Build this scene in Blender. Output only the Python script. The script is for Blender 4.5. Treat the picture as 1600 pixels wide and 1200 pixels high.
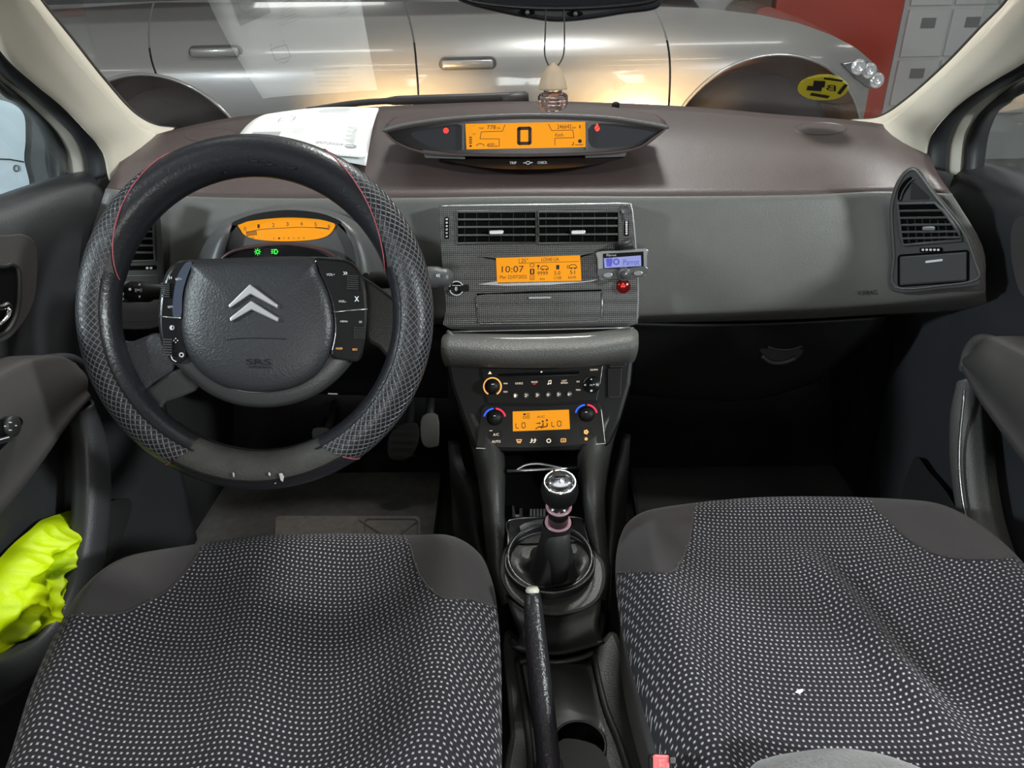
import bpy, bmesh, math, random
from mathutils import Vector, Matrix
random.seed(7)
for o in list(bpy.data.objects): bpy.data.objects.remove(o)
SC = bpy.context.scene
COL = SC.collection
# ---------------------------------------------------------------- camera
# world: X right, Y towards the windscreen, Z up, cabin floor at z=0, metres
F = 1100.0; PITCH = math.radians(27.0); YAW = math.radians(1.16); ROLL = math.radians(1.2)
CAM = Vector((-0.018, 0.0, 0.95))
_f = Vector((-math.sin(YAW)*math.cos(PITCH), math.cos(YAW)*math.cos(PITCH), -math.sin(PITCH)))
_r = _f.cross(Vector((0,0,1))).normalized(); _u = _r.cross(_f).normalized()
_R = math.cos(ROLL)*_r - math.sin(ROLL)*_u
_U = math.cos(ROLL)*_u + math.sin(ROLL)*_r
cd = bpy.data.cameras.new('camera'); cam = bpy.data.objects.new('camera', cd); COL.objects.link(cam)
cd.sensor_width = 36; cd.lens = 36*F/1600; cd.clip_start = 0.02; cd.clip_end = 60
cam.matrix_world = Matrix.Translation(CAM) @ Matrix((_R, _U, -_f)).transposed().to_4x4()
SC.camera = cam
# ---------------------------------------------------------------- world, lights, exposure
w = bpy.data.worlds.new('world'); SC.world = w; w.use_nodes = True
w.node_tree.nodes['Background'].inputs[0].default_value = (0.72, 0.80, 0.90, 1)
w.node_tree.nodes['Background'].inputs[1].default_value = 0.05
SC.view_settings.view_transform = 'Standard'; SC.view_settings.look = 'None'
SC.view_settings.gamma = 1; SC.view_settings.use_curve_mapping = False
SC.view_settings.exposure = 0.22
def area(name, loc, target, size, power, col=(1,1,1), sy=None):
    l = bpy.data.lights.new(name, 'AREA'); l.energy = power; l.color = col; l.size = size
    if sy: l.shape = 'RECTANGLE'; l.size_y = sy
    o = bpy.data.objects.new(name, l); COL.objects.link(o); o.location = loc
    d = Vector(target)-Vector(loc); o.rotation_euler = d.to_track_quat('-Z', 'Y').to_euler(); return o
def spot(name, loc, target, power, angle, col, blend=.4, rad=.04):
    l = bpy.data.lights.new(name, 'SPOT'); l.energy = power; l.color = col
    l.spot_size = math.radians(angle); l.spot_blend = blend; l.shadow_soft_size = rad
    o = bpy.data.objects.new(name, l); COL.objects.link(o); o.location = loc
    d = Vector(target)-Vector(loc); o.rotation_euler = d.to_track_quat('-Z', 'Y').to_euler(); return o
area('hall_light_front', (0.25, 2.1, 2.9), (0.05, .8, .5), .45, 60, (1, .98, .95))
area('hall_light_right', (2.4, -.9, 1.75), (0.0, 1.0, .55), .25, 85, (.96, .98, 1))
area('hall_light_left', (-2.5, -.5, 1.75), (.2, 1.0, .6), .2, 60, (.86, .93, 1))
area('hall_light_rear', (0.1, -3.2, 1.5), (0, .8, .6), .8, 34, (1, .98, .95))
area('hall_light_aisle', (0.3, 1.5, 3.0), (.3, 3.2, .6), 1.6, 7, (1, .98, .95), 1.0)
b1 = spot('headlight_beam_left', (-.62, 2.25, .50), (-.53, 3.0, .655), 130, 62, (1, .62, .26), .75); b1.scale = (1, .52, 1)
b2 = spot('headlight_beam_right', (.56, 2.25, .50), (.47, 3.0, .655), 130, 62, (1, .62, .26), .75); b2.scale = (1, .52, 1)

# ---------------------------------------------------------------- helpers
def ray(px, py): return _f + (px-800)/F*_R - (py-600)/F*_U
def UY(px, py, Y): d = ray(px, py); return CAM + d*((Y-CAM.y)/d.y)
def UX(px, py, X): d = ray(px, py); return CAM + d*((X-CAM.x)/d.x)
def UZ(px, py, Z): d = ray(px, py); return CAM + d*((Z-CAM.z)/d.z)
def UD(px, py, D): return CAM + ray(px, py)*D
class Plane:                        # a real flat face in the car; photo measurements are dropped on it
    def __init__(s, p, n):
        s.p = Vector(p); s.n = Vector(n).normalized()
        s.r = Vector((1,0,0)) - s.n*s.n.x; s.r.normalize(); s.u = s.n.cross(s.r)
    def at(s, px, py, h=0):
        d = ray(px, py); p0 = s.p + s.n*h
        return CAM + d*((p0-CAM).dot(s.n)/d.dot(s.n))
    def mpp(s, px, py): return (s.at(px, py)-CAM).dot(_f)/F
    @staticmethod
    def tri(a, b, c):
        n = (b-a).cross(c-a).normalized()
        if n.dot(CAM-a) < 0: n = -n
        return Plane(a, n)
# materials
def _n(nt, t, **k):
    n = nt.nodes.new(t)
    for a, b in k.items(): setattr(n, a, b)
    return n
def mat(name, col, rough=.5, metal=0, bump=0, bscale=400, emit=None, coat=0, var=0, vscale=8, spec=.5, trans=0, ior=1.45, sheen=0, alpha=1):
    m = bpy.data.materials.new(name); m.use_nodes = True; nt = m.node_tree; b = nt.nodes['Principled BSDF']
    I = b.inputs
    I['Base Color'].default_value = (*col, 1); I['Roughness'].default_value = rough; I['Metallic'].default_value = metal
    I['Specular IOR Level'].default_value = spec; I['Coat Weight'].default_value = coat; I['Coat Roughness'].default_value = .05
    I['Transmission Weight'].default_value = trans; I['IOR'].default_value = ior; I['Sheen Weight'].default_value = sheen
    I['Alpha'].default_value = alpha
    if emit: I['Emission Color'].default_value = (*emit[0], 1); I['Emission Strength'].default_value = emit[1]
    if bump or var:
        tc = _n(nt, 'ShaderNodeTexCoord')
    if bump:
        no = _n(nt, 'ShaderNodeTexNoise'); no.inputs['Scale'].default_value = bscale; no.inputs['Detail'].default_value = 2
        bp = _n(nt, 'ShaderNodeBump'); bp.inputs['Strength'].default_value = bump; bp.inputs['Distance'].default_value = .001
        nt.links.new(tc.outputs['Object'], no.inputs['Vector']); nt.links.new(no.outputs['Fac'], bp.inputs['Height']); nt.links.new(bp.outputs[0], I['Normal'])
    if var:
        no = _n(nt, 'ShaderNodeTexNoise'); no.inputs['Scale'].default_value = vscale; no.inputs['Detail'].default_value = 5
        mx = _n(nt, 'ShaderNodeMix', data_type='RGBA')
        mx.inputs[6].default_value = (*[c*(1-var) for c in col], 1); mx.inputs[7].default_value = (*[min(1, c*(1+var)) for c in col], 1)
        nt.links.new(tc.outputs['Object'], no.inputs['Vector']); nt.links.new(no.outputs['Fac'], mx.inputs[0]); nt.links.new(mx.outputs[2], I['Base Color'])
    return m
def emis(name, col, s): return mat(name, [c*.3 for c in col], .4, emit=(col, s))
M = {}
M['dash_top'] = mat('dash_top', (.060, .043, .041), .40, bump=.35, bscale=700, var=.08, vscale=30)  # red reflected light is mixed into the dark grey base colour
M['dash'] = mat('dash', (.105, .104, .098), .42, bump=.4, bscale=600, var=.10, vscale=25)
M['dark'] = mat('dark_plastic', (.022, .022, .022), .5, bump=.25, bscale=700)
M['black'] = mat('black_plastic', (.006, .006, .006), .5, spec=.25)
M['gloss'] = mat('gloss_black', (.006, .006, .007), .22)
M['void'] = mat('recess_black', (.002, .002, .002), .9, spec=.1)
M['pod'] = mat('pod_grey', (.072, .072, .073), .38, bump=.25, bscale=700)
M['door'] = mat('door_plastic', (.035, .036, .039), .45, bump=.4, bscale=500, var=.1)
M['doorhi'] = mat('door_cloth', (.050, .046, .044), .75, bump=.4, bscale=900, var=.12, vscale=40)
M['beige'] = mat('beige_pillar_trim', (.52, .48, .40), .65, bump=.25, bscale=700, var=.05, vscale=6)
M['beige2'] = mat('grey_beige_trim', (.30, .29, .25), .6, bump=.2, bscale=700)
M['rubber'] = mat('rubber_seal', (.012, .013, .015), .45)
M['console'] = mat('console_plastic', (.040, .040, .038), .42, bump=.6, bscale=500, var=.2, vscale=30)
M['pad'] = mat('console_pad', (.095, .095, .090), .45, bump=.9, bscale=450)
M['chrome'] = mat('chrome', (.75, .75, .76), .12, metal=1)
M['satin'] = mat('satin_silver', (.42, .42, .43), .3, metal=1)
M['silver_plastic'] = mat('silver_plastic', (.42, .43, .44), .3, metal=.6)
M['lcd'] = mat('amber_lcd', (.16, .05, .0), .5, spec=.2, emit=((1, .37, .010), .70))
M['lcdink'] = mat('lcd_ink', (.03, .012, .004), .6)
M['lcdsoft'] = mat('lcd_faint_ink', (.32, .10, .01), .6, emit=((.6, .19, .01), .30))
M['blue_lcd'] = emis('blue_lcd', (.30, .34, .70), .62)
M['blue_ink'] = mat('blue_lcd_ink', (.06, .05, .35), .6, emit=((.10, .10, .45), .5))
M['glow_w'] = emis('lit_marking', (1, .82, .62), .8)
M['glow_o'] = emis('amber_marking', (1, .48, .12), .9)
M['glow_r'] = emis('red_marking', (1, .05, .03), 1.3)
M['glow_g'] = emis('green_marking', (.05, 1, .08), 1.0)
M['glow_b'] = emis('blue_marking', (.02, .13, 1), .9)
M['glow_p'] = emis('pink_red_marking', (1, .03, .08), .8)
M['print'] = mat('white_print', (.72, .74, .76), .5)
M['carpet'] = mat('carpet', (.018, .018, .018), .95, bump=1, bscale=900, var=.35, vscale=60, spec=.1)
M['matc'] = mat('mat_carpet', (.13, .125, .12), .95, bump=1, bscale=700, var=.35, vscale=50, spec=.1)
M['heel'] = mat('heel_pad', (.26, .235, .215), .85, bump=.8, bscale=500, var=.35, vscale=60)
M['paper'] = mat('paper', (.86, .87, .86), .7)
M['ink'] = mat('paper_ink', (.25, .25, .26), .7)
M['leather'] = mat('smooth_leather', (.014, .014, .017), .32, bump=.4, bscale=260)
M['boot'] = mat('boot_leather', (.016, .015, .016), .45, bump=.5, bscale=300)
M['emblem'] = mat('emblem_silver', (.78, .78, .80), .30, metal=.85)
M['faint'] = mat('faint_print', (.62, .63, .63), .7)
M['leather_grey'] = mat('worn_leather', (.05, .048, .045), .6, bump=.7, bscale=350, var=.4, vscale=50)
M['hub'] = mat('airbag_skin', (.026, .027, .030), .40, bump=.5, bscale=420)
M['hubring'] = mat('hub_ring', (.035, .035, .036), .33, bump=.2, bscale=600)
M['seatplain'] = mat('seat_plain_cloth', (.034, .029, .030), .9, bump=.6, bscale=900, var=.12, vscale=60, sheen=.1)
M['seatside'] = mat('seat_side_cloth', (.030, .026, .025), .9, bump=.6, bscale=900, sheen=.2)
M['greycloth'] = mat('grey_heather_cloth', (.16, .155, .155), .95, bump=1, bscale=400, var=.5, vscale=300, sheen=.4)
M['red_stitch'] = mat('red_thread', (.33, .07, .09), .6)
M['pink'] = mat('pink_ring', (.34, .19, .22), .35)
M['wood'] = mat('pale_wood', (.46, .34, .23), .6, var=.15, vscale=60)
M['glassy'] = mat('clear_glass', (1, .96, .95), .02, trans=1, ior=1.45)
M['silver_car'] = mat('silver_paint', (.20, .196, .188), .30, metal=.35, coat=1)
M['tyre'] = mat('tyre_rubber', (.012, .011, .011), .8)
M['lens'] = mat('headlamp_lens', (.8, .8, .82), .05, metal=.7)
M['carglass'] = mat('car_glass', (.03, .035, .035), .05)
M['redwall'] = mat('red_paint', (.52, .045, .018), .5, var=.06, vscale=3)
M['whitewall'] = mat('white_paint', (.62, .63, .63), .7, var=.08, vscale=3)
M['concrete'] = mat('concrete', (.30, .31, .29), .45, bump=.2, bscale=40, var=.2, vscale=4)
M['hazard'] = mat('red_lens', (.06, .003, .003), .2, emit=((.6, .01, .01), .07))
M['buckle'] = mat('buckle_red', (.80, .16, .17), .4)
M['mirror_reflect'] = mat('pale_blue_reflection', (.74, .86, .96), .25, metal=.0)  # reflection of the pale blue car side, painted as the glass colour
M['yellow'] = mat('sticker_yellow', (.95, .85, .05), .5)
M['blackink'] = mat('black_ink', (.01, .01, .01), .5)
def emlamp(): return emis('lamp_tube', (1, .98, .94), 7)

def glass_mat(name, tint=(.93, .96, .95), refl=1.0):
    m = bpy.data.materials.new(name); m.use_nodes = True; nt = m.node_tree; nt.nodes.clear()
    out = _n(nt, 'ShaderNodeOutputMaterial'); mx = _n(nt, 'ShaderNodeMixShader'); tr = _n(nt, 'ShaderNodeBsdfTransparent'); gl = _n(nt, 'ShaderNodeBsdfGlossy')
    fr = _n(nt, 'ShaderNodeFresnel'); ge = _n(nt, 'ShaderNodeNewGeometry'); io = _n(nt, 'ShaderNodeMapRange'); io.inputs[3].default_value = 1.5; io.inputs[4].default_value = 1/1.5
    nt.links.new(ge.outputs['Backfacing'], io.inputs[0]); nt.links.new(io.outputs[0], fr.inputs[0]); mu = _n(nt, 'ShaderNodeMath', operation='MULTIPLY'); mu.inputs[1].default_value = refl; mu.use_clamp = True
    tr.inputs[0].default_value = (*tint, 1); gl.inputs[0].default_value = (1, 1, 1, 1); gl.inputs[1].default_value = 0.0
    nt.links.new(fr.outputs[0], mu.inputs[0]); nt.links.new(mu.outputs[0], mx.inputs[0]); nt.links.new(tr.outputs[0], mx.inputs[1]); nt.links.new(gl.outputs[0], mx.inputs[2]); nt.links.new(mx.outputs[0], out.inputs[0])
    return m
M['windscreen'] = glass_mat('windscreen_glass', refl=2.0)
M['sideglass'] = glass_mat('side_glass')

def dot_cloth():
    m = mat('dotted_seat_cloth', (.045, .044, .049), .9, sheen=.06, spec=.2); nt = m.node_tree; b = nt.nodes['Principled BSDF']
    uv = _n(nt, 'ShaderNodeUVMap'); uv.uv_map = 'UVMap'
    sp = _n(nt, 'ShaderNodeSeparateXYZ'); nt.links.new(uv.outputs[0], sp.inputs[0])
    def ma(op, a, bb=None, c=None):
        n = _n(nt, 'ShaderNodeMath', operation=op)
        for i, v in enumerate((a, bb, c)):
            if v is None: continue
            if isinstance(v, (int, float)): n.inputs[i].default_value = v
            else: nt.links.new(v, n.inputs[i])
        return n.outputs[0]
    S = .0058
    x = ma('DIVIDE', sp.outputs[0], S); y = ma('DIVIDE', sp.outputs[1], S*.98)
    row = ma('FLOOR', ma('MULTIPLY', y, .5)); odd = ma('MULTIPLY', ma('MODULO', ma('ABSOLUTE', row), 2.0), .5)
    fx = ma('ABSOLUTE', ma('SUBTRACT', ma('FRACT', ma('ADD', x, odd)), .5)); fy = ma('ABSOLUTE', ma('SUBTRACT', ma('FRACT', y), .5))
    d = ma('MAXIMUM', fx, fy)
    mask = _n(nt, 'ShaderNodeMapRange'); mask.inputs[1].default_value = .235; mask.inputs[2].default_value = .12; nt.links.new(d, mask.inputs[0])
    no = _n(nt, 'ShaderNodeTexNoise'); no.inputs['Scale'].default_value = 12; nt.links.new(uv.outputs[0], no.inputs['Vector'])
    k = ma('MULTIPLY', mask.outputs[0], ma('ADD', ma('MULTIPLY', no.outputs[0], .5), .55))
    mx = _n(nt, 'ShaderNodeMix', data_type='RGBA'); mx.inputs[6].default_value = (.021, .019, .024, 1); mx.inputs[7].default_value = (.52, .51, .52, 1)
    nt.links.new(k, mx.inputs[0]); nt.links.new(mx.outputs[2], b.inputs['Base Color'])
    n2 = _n(nt, 'ShaderNodeTexNoise'); n2.inputs['Scale'].default_value = 900; nt.links.new(uv.outputs[0], n2.inputs['Vector'])
    bp = _n(nt, 'ShaderNodeBump'); bp.inputs['Strength'].default_value = .7; bp.inputs['Distance'].default_value = .001
    nt.links.new(ma('ADD', ma('MULTIPLY', n2.outputs[0], .5), mask.outputs[0]), bp.inputs['Height']); nt.links.new(bp.outputs[0], b.inputs['Normal'])
    return m
M['dots'] = dot_cloth()
def quilt():
    m = mat('quilted_leather', (.020, .021, .026), .30); nt = m.node_tree; b = nt.nodes['Principled BSDF']
    uv = _n(nt, 'ShaderNodeUVMap'); uv.uv_map = 'UVMap'; sp = _n(nt, 'ShaderNodeSeparateXYZ'); nt.links.new(uv.outputs[0], sp.inputs[0])
    outs = []
    for i in (0, 1):
        pp = _n(nt, 'ShaderNodeMath', operation='PINGPONG'); pp.inputs[1].default_value = .5; nt.links.new(sp.outputs[i], pp.inputs[0]); outs.append(pp.outputs[0])
    mn = _n(nt, 'ShaderNodeMath', operation='MINIMUM'); nt.links.new(outs[0], mn.inputs[0]); nt.links.new(outs[1], mn.inputs[1])
    mr = _n(nt, 'ShaderNodeMapRange'); mr.inputs[1].default_value = 0.04; mr.inputs[2].default_value = .14; nt.links.new(mn.outputs[0], mr.inputs[0])
    mx = _n(nt, 'ShaderNodeMix', data_type='RGBA'); mx.inputs[6].default_value = (.12, .12, .125, 1); mx.inputs[7].default_value = (.012, .012, .015, 1)  # bright glints along the grooves are painted as lighter lines
    nt.links.new(mr.outputs[0], mx.inputs[0]); nt.links.new(mx.outputs[2], b.inputs['Base Color'])
    bp = _n(nt, 'ShaderNodeBump'); bp.inputs['Strength'].default_value = .5; bp.inputs['Distance'].default_value = .001
    nt.links.new(mr.outputs[0], bp.inputs['Height']); nt.links.new(bp.outputs[0], b.inputs['Normal'])
    return m
M['quilt'] = quilt()
def weave(name, col, scale, s2=.55):
    m = mat(name, col, .33, metal=.35); nt = m.node_tree; b = nt.nodes['Principled BSDF']
    tc = _n(nt, 'ShaderNodeTexCoord'); vo = _n(nt, 'ShaderNodeTexVoronoi'); vo.inputs['Scale'].default_value = scale; vo.inputs['Randomness'].default_value = 0
    nt.links.new(tc.outputs['Object'], vo.inputs['Vector'])
    mr = _n(nt, 'ShaderNodeMapRange'); mr.inputs[1].default_value = .2; mr.inputs[2].default_value = .6; nt.links.new(vo.outputs['Distance'], mr.inputs[0])
    mx = _n(nt, 'ShaderNodeMix', data_type='RGBA'); mx.inputs[6].default_value = (*[c*1.35 for c in col], 1); mx.inputs[7].default_value = (*[c*s2 for c in col], 1)
    nt.links.new(mr.outputs[0], mx.inputs[0]); nt.links.new(mx.outputs[2], b.inputs['Base Color'])
    bp = _n(nt, 'ShaderNodeBump'); bp.invert = True; bp.inputs['Strength'].default_value = .6; bp.inputs['Distance'].default_value = .001
    nt.links.new(vo.outputs['Distance'], bp.inputs['Height']); nt.links.new(bp.outputs[0], b.inputs['Normal'])
    return m
M['fascia'] = weave('fascia_weave', (.12, .12, .117), 330)
M['weave_silver'] = weave('silver_weave', (.5, .5, .5), 330)

# object building
def link(name, me, m, parent=None, smooth=True, bevel=0, sub=0, solid=0, kind=None, label=None, off=-1, bseg=2):
    o = bpy.data.objects.new(name, me); COL.objects.link(o)
    if m is not None and not me.materials: me.materials.append(m)
    if smooth: me.polygons.foreach_set('use_smooth', [True]*len(me.polygons))
    if parent is not None:
        o.parent = parent
        if parent.parent is None: o.matrix_parent_inverse = Matrix.Translation(-Vector(parent.location))
    if solid: md = o.modifiers.new('s', 'SOLIDIFY'); md.thickness = solid; md.offset = off
    if bevel: md = o.modifiers.new('b', 'BEVEL'); md.width = bevel; md.segments = bseg; md.limit_method = 'ANGLE'; md.angle_limit = math.radians(40)
    if sub: md = o.modifiers.new('u', 'SUBSURF'); md.levels = sub; md.render_levels = sub
    if kind: o['kind'] = kind
    if label: o['label'] = label
    return o
def root(name, loc, label, cat, group=None, kind=None):
    o = bpy.data.objects.new(name, None); COL.objects.link(o); o.location = loc; o.empty_display_size = .05
    return tag(o, label, cat, group, kind)
def tag(o, label=None, cat=None, group=None, kind=None):
    if label: o['label'] = label
    if cat: o['category'] = cat
    if group: o['group'] = group
    if kind: o['kind'] = kind
    return o
class MB:
    def __init__(s): s.v = []; s.f = []
    def add(s, vs, fs):
        b = len(s.v); s.v += [Vector(p) for p in vs]; s.f += [[i+b for i in f] for f in fs]; return s
    def prism(s, lo, hi):
        n = len(lo)
        return s.add(list(lo)+list(hi), [list(range(n, 2*n)), list(range(n))[::-1]] + [[i, (i+1) % n, n+(i+1) % n, n+i] for i in range(n)])
    def poly(s, P, pts, h0=0, h1=.001): return s.prism([P.at(x, y, h0) for x, y in pts], [P.at(x, y, h1) for x, y in pts])
    def line(s, P, pts, wd=1.0, h0=0, h1=.0006, closed=False):
        if closed: pts = list(pts)+[pts[0]]
        for (x0, y0), (x1, y1) in zip(pts[:-1], pts[1:]):
            L = math.hypot(x1-x0, y1-y0) or 1; nx, ny = -(y1-y0)/L*wd/2, (x1-x0)/L*wd/2; ex, ey = (x1-x0)/L*wd*.3, (y1-y0)/L*wd*.3
            s.poly(P, [(x0+nx-ex, y0+ny-ey), (x1+nx+ex, y1+ny+ey), (x1-nx+ex, y1-ny+ey), (x0-nx-ex, y0-ny-ey)][::-1], h0, h1)
        return s
    def text(s, P, txt, box, h=.0006, sl=-.02, flip=False, flipy=False):
        cu = bpy.data.curves.new('t', 'FONT'); cu.body = txt; cu.resolution_u = 3
        ob = bpy.data.objects.new('t', cu); COL.objects.link(ob); dg = bpy.context.evaluated_depsgraph_get(); dg.update()
        me = bpy.data.meshes.new_from_object(ob.evaluated_get(dg)); vs = [v.co.copy() for v in me.vertices]; fs = [list(p.vertices) for p in me.polygons]
        bpy.data.objects.remove(ob); bpy.data.curves.remove(cu); bpy.data.meshes.remove(me)
        if not vs: return s
        x0 = min(v.x for v in vs); x1 = max(v.x for v in vs); y0 = min(v.y for v in vs); y1 = max(v.y for v in vs)
        X0, Y0, X1, Y1 = box; out = []
        for v in vs:
            a = (v.x-x0)/(x1-x0 or 1); b = (v.y-y0)/(y1-y0 or 1)
            if flip: a = 1-a
            if flipy: b = 1-b
            px = X0+a*(X1-X0); out.append(P.at(px, Y1-b*(Y1-Y0)+(px-(X0+X1)/2)*sl, h))
        return s.add(out, fs)
    def box(s, c, size, rot=None):
        c = Vector(c); a, b, d = [x/2 for x in size]
        vs = [Vector((x, y, z)) for x in (-a, a) for y in (-b, b) for z in (-d, d)]
        if rot is not None: vs = [rot @ v for v in vs]
        return s.add([c+v for v in vs], [(0,1,3,2), (4,6,7,5), (0,4,5,1), (2,3,7,6), (0,2,6,4), (1,5,7,3)])
    def tube(s, path, r, n=10, closed=False, cap=True):
        path = [Vector(p) for p in path]; k = len(path); vs = []; rs = [ipl(i/(k-1)*(len(r)-1), list(enumerate(r))) for i in range(k)] if isinstance(r, (list, tuple)) else [r]*k
        prev = None
        for i, p in enumerate(path):
            a = path[(i+1) % k] if (closed or i < k-1) else p; b = path[i-1] if (closed or i > 0) else p
            t = (a-b).normalized()
            if prev is None: q = t.orthogonal().normalized()
            else: q = (prev - t*prev.dot(t)).normalized()
            prev = q; z = t.cross(q)
            vs += [p + (q*math.cos(2*math.pi*j/n) + z*math.sin(2*math.pi*j/n))*rs[i] for j in range(n)]
        fs = []
        for i in range(k if closed else k-1):
            for j in range(n): a = i*n+j; b = i*n+(j+1) % n; c = ((i+1) % k)*n+(j+1) % n; d = ((i+1) % k)*n+j; fs.append((a, b, c, d))
        if cap and not closed: fs += [list(range(n))[::-1], list(range((k-1)*n, k*n))]
        return s.add(vs, fs)
    def lathe(s, c, ax, prof, n=32, cap0=True):
        c = Vector(c); ax = Vector(ax).normalized()
        q = (Vector((1,0,0)) - ax*ax.x); q = q.normalized() if q.length > .1 else ax.orthogonal().normalized(); z = ax.cross(q)
        vs = []; k = len(prof)
        for r, h in prof: vs += [c + ax*h + (q*math.cos(2*math.pi*j/n) + z*math.sin(2*math.pi*j/n))*r for j in range(n)]
        fs = []
        for i in range(k-1):
            for j in range(n): fs.append((i*n+j, i*n+(j+1) % n, (i+1)*n+(j+1) % n, (i+1)*n+j))
        if cap0 and prof[0][0] > 1e-6: fs.append(list(range(n))[::-1])
        if prof[-1][0] > 1e-6: fs.append(list(range((k-1)*n, k*n)))
        return s.add(vs, fs)
    def knob(s, P, cx, cy, prof, n=32):     # profile radii in photo pixels, heights in metres
        m = P.mpp(cx, cy); return s.lathe(P.at(cx, cy), P.n, [(r*m, h) for r, h in prof], n)
    def rows(s, rows, closed=False):
        k = len(rows[0]); vs = [p for r in rows for p in r]; fs = []
        for i in range(len(rows)-1):
            for j in range(k if closed else k-1): fs.append((i*k+j, i*k+(j+1) % k, (i+1)*k+(j+1) % k, (i+1)*k+j))
        return s.add(vs, fs)
    def build(s, name, m, parent=None, fix=True, **k):
        me = bpy.data.meshes.new(name); me.from_pydata([tuple(v) for v in s.v], [], s.f)
        if fix:
            bm = bmesh.new(); bm.from_mesh(me); bmesh.ops.recalc_face_normals(bm, faces=bm.faces); bm.to_mesh(me); bm.free()
        return link(name, me, m, parent, **k)
def rr(x0, y0, x1, y1, r=3, sl=-.02, n=4):
    xc = (x0+x1)/2; out = []
    for cx, cy, a in ((x1-r, y0+r, -90), (x1-r, y1-r, 0), (x0+r, y1-r, 90), (x0+r, y0+r, 180)):
        for i in range(n+1): t = math.radians(a+90*i/n); x = cx+r*math.cos(t); out.append((x, cy+r*math.sin(t)+(x-xc)*sl))
    return out
def el(cx, cy, rx, ry, a0=0, a1=360, n=28):
    return [(cx+rx*math.cos(math.radians(a0+(a1-a0)*i/n)), cy-ry*math.sin(math.radians(a0+(a1-a0)*i/n))) for i in range(n if a1-a0 == 360 else n+1)]
def cr(pts, n=8, closed=False):                 # Catmull-Rom through points (tuples or Vectors)
    P = [Vector(p) for p in pts]; k = len(P); out = []
    for i in range(k if closed else k-1):
        if closed: a, b, c, d = P[i-1], P[i], P[(i+1) % k], P[(i+2) % k]
        else: b, c = P[i], P[i+1]; a = P[i-1] if i else b*2-c; d = P[i+2] if i+2 < k else c*2-b
        for j in range(n):
            t = j/n; out.append(.5*((2*b)+(c-a)*t+(2*a-5*b+4*c-d)*t*t+(3*b-a-3*c+d)*t**3))
    if not closed: out.append(P[-1])
    return out
def cr2(pts, n=8, closed=False): return [(p[0], p[1]) for p in cr([(x, y, 0) for x, y in pts], n, closed)]
def lerp(a, b, t): return a+(b-a)*t
def ipl(x, tab):
    if x <= tab[0][0]: return tab[0][1]
    for (a, b), (c, d) in zip(tab[:-1], tab[1:]):
        if x <= c: return b+(d-b)*(x-a)/(c-a)
    return tab[-1][1]
def loft(name, rowspx, m, parent=None, dense=True, **k):   # rows of (px, py, Y)
    rows = [[UY(*p) for p in r] for r in rowspx]
    if dense:
        rows = [cr(r, 6) for r in rows]
    mb = MB(); mb.rows(rows); return mb.build(name, m, parent, **k)
def lab(o, s): o['label'] = s; return o
# ================================================================ the hall outside
GZ = -0.27
def panel(name, m, c, size, kind='structure', parent=None, **k):
    mb = MB(); mb.box(c, size); o = mb.build(name, m, parent, smooth=False, **k)
    if kind and parent is None: o['kind'] = kind
    return o
panel('floor', M['concrete'], (0, 1.5, GZ-.05), (16, 16, .1))
wb = panel('wall_back', M['whitewall'], (0, 7.05, 1.5), (16, .1, 3.6))
panel('wall_left', M['whitewall'], (-6.5, 1.5, 1.5), (.1, 16, 3.6))
panel('wall_right', M['whitewall'], (6.5, 1.5, 1.5), (.1, 16, 3.6))
# red painted bay of the back wall and the white cupboards beside it
WB = Plane((0, 6.99, 0), (0, -1, 0))
pil = MB(); a = WB.at(1222, -60, .25); b = WB.at(1413, 0, .25); pil.box(((a.x+b.x)/2, 6.87, 1.0), (b.x-a.x, .26, 2.6))
ob = pil.build('red_pillar', M['redwall'], None, smooth=False); tag(ob, 'red painted wall pillar standing behind the silver car', 'pillar')
panel('trim_1', mat('brown_steel', (.10, .05, .02), .5), (a.x-.12, 6.9, 1.0), (.2, .2, 2.6))
cb = root('wall_cupboard', (b.x+.7, 6.9, .6), 'white wall cupboards with square doors right of the red pillar', 'cupboard')
cm = mat('cupboard_white', (.70, .71, .71), .5); 
mb = MB(); mb.box((b.x+1.3, 6.96, 1.0), (2.4, .06, 1.7)); mb.build('body', cm, cb, smooth=False)
for i in range(6):
    for j in range(4):
        mb = MB(); mb.box((b.x+.32+i*.38, 6.915, .42+j*.40), (.355, .03, .372)); o = mb.build('cupboard_door', cm, cb, smooth=False, bevel=.006)
        mb = MB(); mb.box((b.x+.32+i*.38, 6.895, .50+j*.40), (.12, .012, .08)); mb.build('label_plate', M['satin'], o, smooth=False)
# ceiling lamps (they light the hall and sparkle in the paint)
protoL = None
for iy, y in enumerate((-3.0, -.6, 1.8, 4.2)):
    for ix, x in enumerate((-4.2, -1.4, 1.4, 4.2)):
        if protoL is None:
            mb = MB(); mb.box((0, 0, 0), (.9, .16, .03)); o = mb.build('ceiling_lamp', emlamp(), None, smooth=False); protoL = o
        else:
            o = protoL.copy(); COL.objects.link(o)
        o.location = (x, y, 3.1)
        tag(o, 'bright tube lamp under the hall ceiling, seen as sparkles in paint', 'lamp', 'ceiling lamps of the hall')
panel('ceiling', mat('ceiling_grey', (.35, .35, .34), .8), (0, 1.5, 3.25), (16, 16, .1))

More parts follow.
